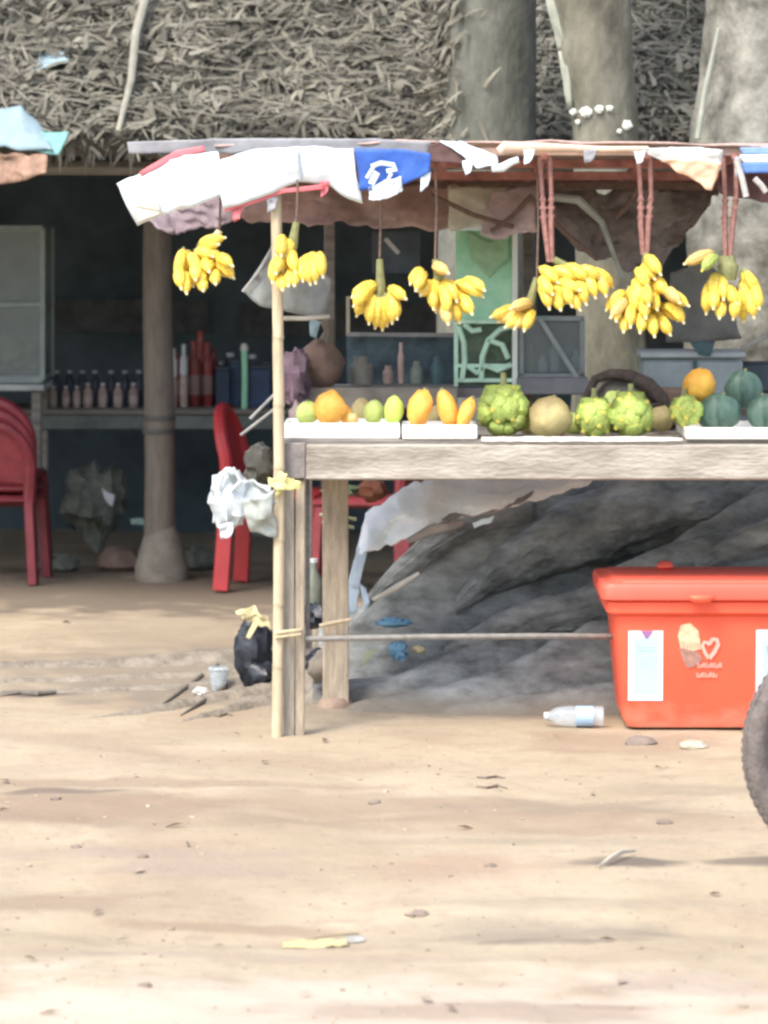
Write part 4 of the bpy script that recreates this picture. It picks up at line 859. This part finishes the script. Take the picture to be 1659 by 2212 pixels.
for i, (u, h, mm) in enumerate(((1145,.09,food),(1172,.05,boxg),(1198,.10,greyal),(1222,.12,teald),(1243,.07,boxg))):
    p = P(u,806,d+.12); tag(MB().lathe((p.x,d+.12,b.z+.008), [(.014,0),(.016,h*.6),(.008,h*.8),(.008,h)], 10).build('jar', mm), ['olive jar','low grey jar','slim grey jar','tall teal jar','small pale jar'][i]+' inside the dark glass case', 'jar')
# shelf behind with navy boards
sh = thing('back_shelf', 'low grey shelf with a navy backing board behind the left trays', 'shelf', tuple(P(860,860,11.1)))
MB().box((P(866,0,11.15).x,11.16,P(0,790,11.15).z), (235*px(11.15),.012,130*px(11.15))).build('backing_board', mat('shelf_navy',(.07,.11,.13),.6,.5,12), sh, False)
MB().bar(P(748,722,11.1), P(985,724,11.1), .013).build('top_rail', mat('rail_grey',(.27,.265,.25)), sh)
MB().bar(P(752,640,11.1), P(752,722,11.1), .012).build('upright', mat('rail_tan',(.42,.38,.28)), sh)
MB().box(P(818,860,10.85), (340*px(10.85),.03,46*px(10.85)), None, .004).build('front_board', mat('beige_board',(.27,.25,.21),.85,.3,8,.4), sh)
MB().box(P(818,838,10.98), (340*px(10.98),.25,.012)).build('shelf_board', wood, sh, False)
MB().bar((P(664,0,11).x,11.0,0), (P(664,0,11).x,11.0,P(0,845,11).z), .03).build('leg', wood_dark, sh)
MB().bar((P(960,0,11.6).x,11.6,.2), (P(960,0,11.0).x,11.1,P(0,845,11).z), .03).build('leg', wood_dark, sh)
for i, (u, v0, v1, r, mm, lb) in enumerate(((866,740,828,.010,mat('pink_tan',(.46,.34,.29)),'slim pinkish bottle on the low back shelf'),(838,790,828,.018,can_t,'squat pale jar on the low back shelf'),(900,780,828,.020,mat('dim_grey_green',(.2,.24,.2)),'grey-green jar right of the pinkish bottle'),(780,770,830,.04,mat('grey_bundle',(.21,.21,.18)),'wide grey tub at the left of the low back shelf'),(945,770,830,.022,teald,'dark teal bottle near the green lattice'))):
    p0, p1 = P(u,v1,10.98), P(u,v0,10.98); h = p1.z-p0.z
    tag(MB().lathe(p0, [(r*.9,0),(r,.01),(r,h*.65),(r*.6,h*.8),(r*.6,h)], 12).build('bottle', mm), lb, 'bottle', 'jars and bottles on the low back shelf')
bg = thing('brown_bag', 'rounded brown bag slumped behind the left end of the table', 'bag', tuple(P(695,830,10.9)))
MB().blob(P(694,790,10.9), (.072,.06,.082), 18, .15, 2, 4).build('bag_body', brownb, bg); MB().tube([P(705,745,10.9),P(712,715,10.9),P(708,690,10.9)], [.03,.018,.026], 8).build('bag_neck', mat('olive_brown',(.15,.13,.10)), bg)
tag(MB().blob(P(640,815,10.8), (.045,.05,.09), 14, .35, 3, 3).build('cloth_bundle', purple), 'dull purple cloth bundle beside the bamboo pole', 'cloth')
tag(MB().blob(P(648,905,10.55), (.03,.04,.055), 12, .3, 3, 5).build('cloth_bundle', mat('pinkbrown',(.27,.21,.20))), 'small pinkish brown bundle at the left end of the table', 'cloth')
tag(MB().patch([P(668,690,10.85),P(695,692,10.85)],[P(672,722,10.85),P(684,730,10.85)],3,.01).build('paper_scrap', bluec, solid=.002), 'pale blue scrap above the brown bag', 'paper')
gb = thing('grey_plastic_sheet', 'translucent grey plastic sheet stretched in a point behind the bamboo pole', 'sheet', tuple(P(600,620,10.5)))
MB().patch([P(590,530,10.5),P(640,560,10.5),P(720,600,10.5)],[P(520,632,10.5),P(600,672,10.5),P(700,686,10.5)],7,.03,6,2).build('sheet', mat('grey_plastic',(.30,.32,.31),.4,.25,8,.2,alpha=.8), gb, solid=.002)
MB().tube([P(524,630,10.49),P(560,585,10.49),P(590,530,10.49)], .004, 6).build('cord', mat('pale_cord',(.4,.4,.38)), gb)
MB().tube([P(610,688,10.45),P(660,688,10.45),P(712,684,10.45)], .007, 6).build('edge_stick', mat('pale_edge',(.42,.40,.34)), gb)
tag(MB().box(P(855,545,11.35), (105*px(11.35),.01,90*px(11.35))).build('navy_board', navy, smooth=False), 'dark navy board hanging behind the fan-shaped banana hand', 'board')
# pale boxes on the right behind the fruit
bxs = thing('storage_box', 'pale grey-blue plastic storage box behind the papaya', 'box', tuple(P(1480,860,10.8)))
a, b = P(1390,775,10.8), P(1605,858,10.8)
MB().box(((a.x+b.x)/2,10.9,(a.z+b.z)/2), (b.x-a.x,.2,a.z-b.z), None, .012).build('body', boxg, bxs); MB().box(((a.x+b.x)/2,10.9,a.z+.012), (b.x-a.x+.015,.215,.024), None, .006).build('lid', mat('box_lid',(.40,.45,.46),.5,.15), bxs)
MB().box((P(1502,0,10.79).x,10.795,(a.z+b.z)/2), (.012,.012,a.z-b.z-.01)).build('clip', teald, bxs, False)
MB().box(((a.x+b.x)/2+.01,10.9,b.z-.03), (b.x-a.x+.05,.25,.05)).build('support_board', brownb, bxs, False)
tag(MB().patch([P(1490,738,10.78),P(1545,738,10.78)],[P(1510,768,10.78),P(1535,768,10.78)],3,.006).build('rag', teald, solid=.003), 'dark teal rag hanging over the pale storage box', 'cloth')
tag(MB().patch([P(1448,590,11.2),P(1520,560,11.2),P(1560,600,11.2)],[P(1440,735,11.2),P(1520,742,11.2),P(1600,735,11.2)],8,.03,5,3).build('grey_tarp', mat('mid_grey_tarp',(.21,.215,.20),.8,.2,8,.4), solid=.004), 'mid grey tarp hanging behind the rightmost banana hands', 'tarp')
tag(MB().tube([P(1600,752,10.9),P(1630,738,10.9),P(1700,700,10.9)], .008, 7).build('stick', mat('pale_stick',(.36,.35,.31))), 'pale slanting stick at the right edge above the melons', 'stick')
tag(MB().box(P(1640,815,11.0), (.12,.1,.10), None, .01).build('dark_box', navy), 'dark box behind the topmost melon at the right edge', 'box')

# ---------------------------------------------------------------- under and around the table
tw = thing('pale_tarp', 'pale blue-white tarp draped over the tree roots under the table', 'tarp', tuple(P(1000,1100,10.85)))
MB().patch([P(775,1178,10.8),P(788,1112,10.8),P(870,1055,10.8),P(945,1022,10.82),P(1060,1018,10.85),P(1170,1018,10.88),P(1285,1020,10.9)],
           [P(778,1192,10.70),P(805,1186,10.66),P(862,1172,10.64),P(915,1140,10.64),P(985,1118,10.66),P(1100,1098,10.7),P(1272,1046,10.8)],10,.035,7,2,0,.03).build('cloth', tarpw, tw, solid=.004)
MB().patch([P(780,1150,10.78),P(800,1160,10.78)],[P(752,1262,10.7),P(775,1270,10.7)],5,.012,9,3).build('hanging_tail', paleblue, tw, solid=.004)
MB().patch([P(752,1258,10.7),P(778,1262,10.7)],[P(748,1330,10.66),P(768,1325,10.66)],5,.015,9,5).build('hanging_tail', paleblue, tw, solid=.004)
MB().patch([P(775,1262,10.7),P(790,1270,10.7)],[P(790,1315,10.66),P(800,1300,10.66)],4,.012,9,6).build('hanging_tail', paleblue, tw, solid=.004)
MB().patch([P(900,1106,10.70),P(985,1098,10.70),P(1100,1078,10.72),P(1150,1066,10.74)],[P(905,1128,10.66),P(985,1120,10.66),P(1090,1102,10.68),P(1140,1078,10.7)],4,.02,9,8).build('mauve_fold', tarpt, tw, solid=.004)
MB().tube([P(880,1170,10.62),P(930,1145,10.62),P(975,1135,10.62),P(1000,1128,10.62)], [.01,.016,.014,.008], 8, True, .7).build('rolled_fold', mat('fold_tan',(.27,.245,.225),.85,.3), tw)
tag(MB().patch([P(1020,1130,10.6),P(1070,1110,10.6)],[P(1025,1140,10.6),P(1062,1128,10.6)],3,.01).build('scrap', paleblue, solid=.002), 'small white scrap on the roots below the pale tarp', 'scrap')
tag(MB().tube([P(805,1296,10.55),P(850,1272,10.55),P(905,1238,10.56)], [.006,.010,.006], 8).build('pale_stick', mat('stick_cream',(.46,.44,.38))), 'pale stick leaning on the roots below the tarp tail', 'stick')
for i, (pl, mm, lb) in enumerate((([(800,1350),(850,1345),(895,1352)],mat('blue_bag',(.17,.34,.47),.4,.2),'blue plastic scrap lying across the rail under the table'),([(845,1395),(862,1405),(868,1420)],MATS['blue_bag'],'bright blue crumpled bag on the ground under the table'))):
    p = P(*pl[1], 10.75); r = (.052,.03,.014) if i == 0 else (.028,.03,.028)
    tag(MB().blob(p, r, 14, .4, 3, i+2).build('crumpled_bag', mm), lb, 'bag')
tag(MB().blob(P(905,1402,10.75), (.022,.02,.012), 10, .4, 3, 3).build('paper_scrap', beigest), 'cream scrap right of the blue crumpled bag', 'scrap')
tag(MB().patch([P(790,1405,10.74),P(820,1398,10.74)],[P(775,1440,10.7),P(800,1425,10.7)],3,.02).build('leaf_scrap', mat('pale_olive',(.34,.35,.22))), 'pale olive leaf left of the blue crumpled bag', 'leaf')
for i, (u, v, w, h, mm, lb) in enumerate(((678,1262,40,95,mat('greengrey_bottle',(.19,.21,.17),.4,.2),'grey-green bottle standing between the table legs'),)):
    p = P(u, 1310, 10.9); r = w/2*px(10.9); hh = h*px(10.9)
    t = thing('bottle', lb, 'bottle', (p.x,10.9,p.z)); MB().lathe(p, [(r*.9,0),(r,.01),(r,hh*.6),(r*.45,hh*.8),(r*.4,hh)], 12).build('body', mm, t); MB().lathe(p+Vector((0,0,hh)), [(r*.45,0),(r*.45,.012)], 8).build('cap', can_w, t)
tag(MB().blob(P(680,1330,10.85), (.045,.05,.038), 12, .3, 3, 2).build('black_bag', black), 'small black bag between the two table legs', 'bag')
tag(MB().blob(P(690,1430,10.7), (.045,.05,.04), 12, .35, 3, 8).build('black_bag', black), 'low black bag beside the rear table leg', 'bag')
tag(MB().blob(P(700,1440,10.6), (.055,.05,.045), 12, .3, 3, 18).build('mud_heap', mat('mud_dim',(.17,.15,.12),.95,.3)), 'small heap of grey mud behind the front table leg', 'mud')
for i, (a_, b_, lb) in enumerate((((690,1112),(770,1122),'yellow-green stick under the table, upper one'),((695,1128),(765,1140),'yellow-green stick under the table, lower one'))):
    tag(MB().tube([P(*a_,11.2),P((a_[0]+b_[0])/2,(a_[1]+b_[1])/2-2,11.2),P(*b_,11.2)], .006, 7).build('stick', mat('ygreen',(.32,.34,.20))), lb, 'stick')
tag(MB().blob(P(740,1060,11.3), (.06,.04,.02), 12, .4, 3, 1).build('leafy_scrap', mat('dull_green',(.16,.22,.12))), 'dull green leafy scrap under the table top', 'leaf')
tag(MB().blob(P(805,1060,11.3), (.05,.04,.035), 12, .35, 3, 2).build('rusty_scrap', mat('rusty',(.22,.08,.04))), 'rusty brown cloth scrap under the table beside the pale tarp', 'scrap')
# white plastic bag tied to the post
wbg = thing('white_bag', 'white plastic bag hanging from the table corner, left of the bamboo pole', 'bag', tuple(P(520,1085,9.97)))
mb = MB().blob(P(497,1078,9.97), (.058,.045,.085), 26, .22, 3.2, 7); mb.build('bag_body', mat('white_bag_plastic',(.52,.58,.60),.35,.25,9,.5,28), wbg)
MB().patch([P(490,1015,9.94),P(530,1040,9.94),P(590,1048,9.93)],[P(520,1075,9.93),P(550,1090,9.93),P(600,1085,9.93)],6,.03,9,3).build('bag_neck', mat('bag_grey',(.40,.44,.44),.4,.25,9), wbg, solid=.002)
MB().patch([P(520,1085,9.93),P(590,1060,9.92)],[P(540,1150,9.93),P(600,1160,9.92)],6,.03,7,9).build('bag_side', mat('bag_grey2',(.33,.36,.33),.4,.2,9), wbg, solid=.002)
MB().tube([P(470,1060,9.92),P(482,1024,9.92),P(505,1012,9.92),P(520,1040,9.92),P(500,1060,9.92)], .006, 7).build('bag_handle', can_w, wbg)
MB().patch([P(470,1135,9.93),P(505,1128,9.93)],[P(478,1165,9.93),P(500,1158,9.93)],3,.02,9,9).build('bag_corner', can_w, wbg, solid=.002)
tag(MB().blob(P(560,1000,10.4), (.045,.04,.055), 14, .35, 3, 4).build('cloth_bundle', mat('dark_olive_cloth',(.10,.10,.085),.8,.4)), 'dark olive cloth bundle above the white plastic bag', 'cloth')
for i, (a_, b_, lb) in enumerate((((540,905),(600,845),'upper one of two thin grey sticks slanting behind the bamboo pole'),((520,940),(598,880),'lower one of two thin grey sticks slanting behind the bamboo pole'))):
    tag(MB().tube([P(*a_,10.6),P(*b_,10.6)], .005, 7).build('stick', mat('thin_grey',(.30,.30,.28))), lb, 'stick', 'thin slanting sticks')
# black bag with yellow tie on the ground
g0 = G(550,1478); bb = thing('black_bag', 'black rubbish bag with a pale yellow tie on the ground left of the bamboo pole', 'bag', (g0.x,10.9,0))
d = 10.9; MB().blob(P(550,1410,d), (.062,.055,.105), 22, .22, 3, 3).build('bag_body', black, bb); MB().blob(P(562,1455,d-.04), (.04,.04,.04), 12, .3, 3, 5).build('bag_bottom', black, bb)
MB().patch([P(512,1316,d-.06),P(545,1312,d-.06),P(580,1335,d-.06)],[P(520,1332,d-.07),P(545,1350,d-.07),P(590,1360,d-.07)],5,.025,12,2).build('yellow_tie', beigest, bb, solid=.003)
MB().patch([P(545,1345,d-.07),P(560,1348,d-.07)],[P(530,1378,d-.075),P(538,1382,d-.075)],4,.01,12,2).build('tie_end', beigest, bb, solid=.003)
g1 = G(472,1492); cp = thing('plastic_cup', 'translucent pale cup standing on the ground beside the black rubbish bag', 'cup', (g1.x,g1.y,0))
MB().lathe((g1.x,g1.y,.002), [(.022,0),(.026,.02),(.031,.055),(.033,.066),(.030,.066),(.024,.02)], 14).build('cup_body', clear, cp); MB().lathe((g1.x,g1.y,.066), [(.034,0),(.035,.003),(.030,.010)], 14).build('lid', clear, cp)
g2 = G(434,1503); tag(MB().blob((g2.x,g2.y,.012), (.022,.02,.014), 12, .4, 3, 2).build('paper_ball', mat('paper_white',(.62,.60,.55))), 'crumpled white paper ball left of the translucent cup', 'paper')
g3 = G(1250,1570); bt = thing('plastic_bottle', 'clear plastic bottle lying on its side left of the red cooler box', 'bottle', (g3.x,g3.y,.03))
y = g3.y; xa, xb = P(1175,0,y).x, P(1325,0,y).x
def hb_(x0, x1, rs_, mm, nm): 
    n = len(rs_); MB().tube([(x0+(x1-x0)*i/(n-1), y, .031) for i in range(n)], rs_, 12).build(nm, mm, bt)
hb_(xa+.012, xb-.03, [.013,.027,.030,.030,.027,.030,.030], clear, 'bottle_body'); hb_(xa, xa+.012, [.012,.012], can_w, 'cap'); hb_(xb-.11, xb-.06, [.0305,.0305], mat('blue_wrap',(.35,.50,.70),.4,.1), 'paper_band')

# ---------------------------------------------------------------- red cooler box
bn = thing('cooler_box', 'bright orange-red plastic cooler box with white labels at the right', 'cooler box', (.93,10.2,0))
def ring(mb, cx_, cy_, hx, hy, z, rad=.03, n=5):
    out = []
    for (sx, sy, a0) in ((1,1,0),(-1,1,90),(-1,-1,180),(1,-1,270)):
        for k in range(n):
            a = math.radians(a0+90*k/(n-1)); out.append(Vector((cx_+sx*(hx-rad)+math.cos(a)*rad, cy_+sy*(hy-rad)+math.sin(a)*rad, z)))
    return out
def loft(rings):
    mb = MB(); n = len(rings[0]); 
    for r_ in rings: mb.v += r_
    for i in range(len(rings)-1):
        for k in range(n): mb.f.append((i*n+k, i*n+(k+1)%n, (i+1)*n+(k+1)%n, (i+1)*n+k))
    mb.f.append(tuple(range(n-1,-1,-1))); mb.f.append(tuple(range((len(rings)-1)*n, len(rings)*n))); mb.m = [0]*len(mb.f); return mb
bcx, bcy = .931, 10.24
zl = lambda v: P(0, v, 10.0).z
loft([ring(None,bcx,bcy,.222,.165,.008,.035), ring(None,bcx,bcy,.236,.178,.035,.035), ring(None,bcx,bcy,.262,.198,zl(1332),.035)]).build('body', orp, bn)
loft([ring(None,bcx,bcy,.270,.206,zl(1333),.035), ring(None,bcx,bcy,.284,.218,zl(1326),.035), ring(None,bcx,bcy,.286,.220,zl(1303),.035), ring(None,bcx,bcy,.278,.212,zl(1301),.035)]).build('rim', orp, bn)
loft([ring(None,bcx,bcy,.292,.226,zl(1300),.035), ring(None,bcx,bcy,.300,.234,zl(1296),.035), ring(None,bcx,bcy,.302,.236,zl(1272),.035), ring(None,bcx,bcy,.296,.230,zl(1263),.035), ring(None,bcx,bcy,.27,.205,zl(1262),.035), ring(None,bcx,bcy,.262,.20,zl(1262)+.006,.035)]).build('lid', ordk, bn)
yf = bcy-.236
MB().lathe((P(1515,0,yf).x, yf-.006, zl(1298)-.004), [(.020,0),(.028,.006),(.030,.014),(.026,.020)], 16, 1.3, .7).build('latch', orp, bn)
MB().box((P(1440,0,10.3).x,10.36,zl(1262)+.016), (.05,.03,.03), None, .012).build('lid_knob', ordk, bn)
for sx in (1,): MB().tube([(bcx+sx*.30,bcy-.08,zl(1296)),(bcx+sx*.325,bcy-.08,zl(1310)),(bcx+sx*.325,bcy+.08,zl(1310)),(bcx+sx*.30,bcy+.08,zl(1296))], .010, 7).build('side_handle', ordk, bn)
def yface(z):  # front face depth of the tapering body
    za, zb_ = .035, zl(1332); t_ = (z-za)/(zb_-za); return bcy-(.178+(.198-.178)*t_)
def decal(u0, v0, u1, v1, mm, name, off=.0015, th_=.001, parent=bn):
    mb = MB(); pts_ = []
    for (u, v) in ((u0,v0),(u1,v0),(u1,v1),(u0,v1)):
        p = P(u, v, 10.05); pts_.append(Vector((p.x, yface(p.z)-off, p.z)))
    mb.add(pts_, [(0,3,2,1)]); return mb.build(name, mm, parent, False, th_)
def decal_poly(pl, mm, name, off=.0015):
    mb = MB(); pts_ = []
    for (u, v) in pl: p = P(u, v, 10.05); pts_.append(Vector((p.x, yface(p.z)-off, p.z)))
    mb.add(pts_, [tuple(range(len(pts_)))]); return mb.build(name, mm, bn, False, .001)
decal(1357,1362,1432,1514,labw,'label_border'); decal(1369,1376,1421,1500,labb,'label_field',.003)
decal_poly([(1384,1362),(1410,1362),(1402,1374),(1396,1380),(1391,1373)],labp,'label_mark',.0045)
for v in (1395,1402): decal(1376,v,1414,v+2,mat('label_grey',(.5,.62,.68)),'label_line',.0045)
decal(1633,1360,1700,1514,labw,'label_border'); decal(1645,1374,1688,1500,labb,'label_field',.003); decal_poly([(1655,1395),(1675,1385),(1680,1420),(1660,1435)],mat('label_ink_blue',(.25,.38,.62)),'label_mark',.0045)
def ell(cu, cv, ru, rv, n=18, jit=0, rot=0): 
    return [(cu+math.cos(a)*ru*math.cos(rot)-math.sin(a)*rv*math.sin(rot), cv+math.sin(a)*rv*math.cos(rot)+math.cos(a)*ru*math.sin(rot)) for a in [2*math.pi*k/n for k in range(n)]]
decal_poly([(1470,1350),(1490,1345),(1508,1362),(1512,1385),(1514,1402),(1490,1408),(1470,1400),(1464,1372)],logo1,'emblem_top',.0015)
decal_poly([(1466,1398),(1490,1404),(1508,1408),(1518,1425),(1500,1440),(1484,1443),(1475,1425)],logo2,'emblem_base',.0028)
for k in range(5): decal_poly(ell(1475+k*8,1392+3*(k%2),2,8,10),mat('ink_cream_dark',(.62,.42,.30)),'emblem_stroke',.0045)
h_ = [(1531,1428),(1518,1412),(1510,1396),(1512,1382),(1524,1380),(1531,1388)]
h2 = [(1531,1428),(1546,1412),(1556,1394),(1552,1378),(1540,1376),(1531,1388)]
# heart outline made of two strokes round an open middle
hs = MB()
def stroke(pl, w, nm):
    mb = MB(); L_ = []; Rr = []
    for i, (u, v) in enumerate(pl):
        a = pl[max(0,i-1)]; b = pl[min(len(pl)-1,i+1)]; dx, dy = b[0]-a[0], b[1]-a[1]; l_ = math.hypot(dx,dy) or 1
        for sg, lst in ((1,L_),(-1,Rr)):
            p = P(u-sg*dy/l_*w/2, v+sg*dx/l_*w/2, 10.05); lst.append(Vector((p.x, yface(p.z)-.0045, p.z)))
    n = len(pl); mb.add(L_+Rr, [(i, i+1, n+i+1, n+i) for i in range(n-1)]); mb.build(nm, logo3, bn, False, .001)
stroke([(1530,1422),(1522,1408),(1517,1394),(1521,1386),(1529,1388),(1532,1394)],7,'heart_stroke'); stroke([(1532,1422),(1543,1408),(1551,1392),(1548,1381),(1539,1380),(1532,1390)],9,'heart_stroke')
for row, (v, u0, u1) in enumerate(((1437,1508,1562),(1458,1506,1552))):
    u = u0; k = 0
    while u < u1-4:
        stroke([(u,v+5),(u+1,v-5),(u+5,v-4),(u+4,v+1),(u+6,v+5)] if k % 2 else [(u,v-5),(u,v+4),(u+5,v+5),(u+6,v-2)],2.4,'letter_stroke'); u += 9; k += 1

# ---------------------------------------------------------------- motorbike, front wheel in view
mk = thing('motorbike', 'motorbike at the lower right, only its dusty front tyre in view', 'motorbike', (1.096,7.84,0))
WC = Vector((1.100,7.84,.288)); Rw = .288
def torus(c, Rm, r, n=72, k=12, sq=1.0):
    mb = MB(); 
    for i in range(n):
        a = 2*math.pi*i/n
        for j in range(k):
            b = 2*math.pi*j/k; rr_ = Rm+math.cos(b)*r
            mb.v.append(Vector((c.x+math.cos(a)*rr_, c.y+math.sin(b)*r*sq, c.z+math.sin(a)*rr_)))
    for i in range(n):
        for j in range(k): mb.f.append((i*k+j, ((i+1)%n)*k+j, ((i+1)%n)*k+(j+1)%k, i*k+(j+1)%k)); mb.m.append(0)
    return mb
torus(WC, Rw-.030, .030, sq=1.25).build('tyre', rubber, mk)
tr = MB()
for i in range(84):
    a = 2*math.pi*i/84
    for s_ in (-1,0,1):
        rr_ = Rw-.001-.006*abs(s_); c = Vector((WC.x+math.cos(a+.03*s_)*rr_, WC.y+s_*.018, WC.z+math.sin(a+.03*s_)*rr_))
        tr.box(c, (.006,.012,.012), Matrix.Rotation(-a, 3, 'Y'))
tag(tr.build('tyre_tread', rubber, mk, False), kind='stuff')
torus(WC, Rw-.066, .012, sq=1.2).build('rim', mat('dull_rim',(.36,.33,.30),.5,.2), mk)
MB().tube([WC+Vector((0,-.05,0)),WC+Vector((0,.05,0))], .035, 16).build('hub', steel, mk)
for i in range(18):
    a = 2*math.pi*i/18; MB().tube([WC+Vector((math.cos(a+.25)*.03, -.025 if i%2 else .025, math.sin(a+.25)*.03)), WC+Vector((math.cos(a)*(Rw-.075),0,math.sin(a)*(Rw-.075)))], .0014, 5).build('spoke', steel, mk)
for s_ in (-1,1):
    MB().tube([WC+Vector((0,s_*.065,0)),WC+Vector((.13,s_*.065,.36)),WC+Vector((.2,s_*.065,.58))], .015, 10).build('fork', steel, mk)
MB().tube([WC+Vector((.24,-.32,.72)),WC+Vector((.20,-.1,.66)),WC+Vector((.20,.1,.66)),WC+Vector((.24,.32,.72))], .012, 8).build('handlebar', steel, mk)
MB().blob(WC+Vector((.17,0,.56)), (.06,.08,.07), 16, .02).build('headlamp', alum, mk)
MB().blob(WC+Vector((.62,0,.42)), (.28,.13,.14), 18, .06).build('body', redd, mk); MB().box(WC+Vector((.85,0,.52)), (.5,.2,.08), None, .03).build('seat', black, mk)
torus(WC+Vector((1.2,0,0)), Rw-.03, .03, sq=1.25).build('tyre', rubber, mk); torus(WC+Vector((1.2,0,0)), Rw-.066, .012).build('rim', MATS['dull_rim'], mk)
MB().tube([WC+Vector((.2,0,.58)),WC+Vector((.5,0,.2)),WC+Vector((.8,0,.05)),WC+Vector((1.2,0,0))], .025, 8).build('frame_tube', steel, mk)

# ---------------------------------------------------------------- small litter on the ground
def gz(u, v, dz=.004): p = G(u, v); p.z = gh(p.x, p.y)+dz; return p
def gpatch(pl_t, pl_b, dz=.012, **k): 
    return [gz(u, v, dz) for u, v in pl_t], [gz(u, v, .003) for u, v in pl_b]
t = thing('dry_leaf', 'long pale yellow dry leaf lying in the foreground', 'leaf', tuple(gz(685,1998)))
a, b = gpatch([(612,2006),(660,2002),(700,2000),(750,2002)],[(612,2010),(660,2014),(710,2015),(752,2009)],.012); MB().patch(a,b,4,.006,20,2).build('blade', mat('leaf_yellow',(.44,.38,.20),.7,.15), t, solid=.002)
MB().tube([gz(610,2006,.005),gz(690,1998,.014),gz(775,1990,.008)], .003, 5).build('midrib', mat('rib_brown',(.35,.28,.18)), t)
tag(MB().patch(*gpatch([(745,1993),(765,1992),(785,1994)],[(748,1999),(768,2000),(788,1999)],.006),3,.004,20,6).build('paper_scrap', mat('grey_scrap',(.30,.30,.27)), solid=.002), 'grey-white scrap just right of the long yellow leaf', 'scrap')
tag(MB().tube([gz(1292,1888,.006),gz(1320,1875,.016),gz(1345,1868,.02),gz(1372,1858,.012)], [.003,.006,.006,.003], 6, True, .6).build('pale_stick', mat('bone_white',(.44,.40,.31))), 'pale curled twig lying on the dark patch of painted shade at right', 'stick')
for i, (u, v, r, lb) in enumerate(((312,2140,.010,'dark pebble in the lower left foreground'),(165,1840,.009,'small brown pebble left in the open sand'),(308,1862,.010,'round brown pebble in the open sand'),(905,1965,.014,'flat brown stone near the middle of the sand'),(1435,1798,.014,'grey flat stone in the middle right sand'),(1060,1878,.010,'small stone right of the centre above the pink patch'),(810,1742,.012,'small dark stone below the table leg'),(120,1745,.010,'dark pebble near the left edge below the roots'),(1630,1625,.018,'dark stone beside the tyre below the cooler box'),(1385,1605,.03,'flat brown stone under the left corner of the cooler box'),(1500,1612,.028,'tan flat stone below the front of the cooler box'))):
    p = gz(u, v, r*.15); tag(MB().blob(p, (r*1.5,r,r*.6), 12, .25, 2, i).build('stone', mat('stone_brown',(.20,.16,.13),.9,.3) if i not in (10,) else mat('stone_tan',(.42,.37,.28),.9,.3)), lb, 'stone')
for i, (u, v, du, lb) in enumerate(((1060,1885,30,'upper one of two short dark twigs right of centre'),(1062,1908,34,'lower one of two short dark twigs right of centre'),(900,1962,26,'short brown twig near the centre'),(480,1570,22,'dark root tip poking from the sand left of the bamboo pole'))):
    vv = {0:1877,1:1900,2:1965,3:1545}[i]-200*(i < 2)
    tag(MB().tube([gz(u-du,vv,.003),gz(u-du*.3,vv+3,.004),gz(u+du*.4,vv-2,.004),gz(u+du,vv+1,.003)], [.002,.0035,.004,.002], 6).build('twig', mat('twig_dark',(.19,.155,.115))), lb, 'twig')
# a few fallen curls of root bark at the foot of the roots
for i, (a_, b_, lb) in enumerate((((0,1505),(120,1500),'thin dark root on the ground at the left edge'),((330,1535),(470,1440),'thin grey root running diagonally left of the black bag'),((390,1545),(520,1470),'thin grey root ending near the paper ball'))):
    p0, p1 = gz(*a_,.002), gz(*b_,.006); tag(MB().tube([p0, p0.lerp(p1,.3)+Vector((.01,.03,.004)), p0.lerp(p1,.7)+Vector((0,-.03,.004)), p1], [.002,.007,.009,.006], 8).build('root', mat('root_dark',(.16,.145,.12),.9,.3)), lb, 'root')

for o in bpy.data.objects:
    if '_w' in o: del o['_w']
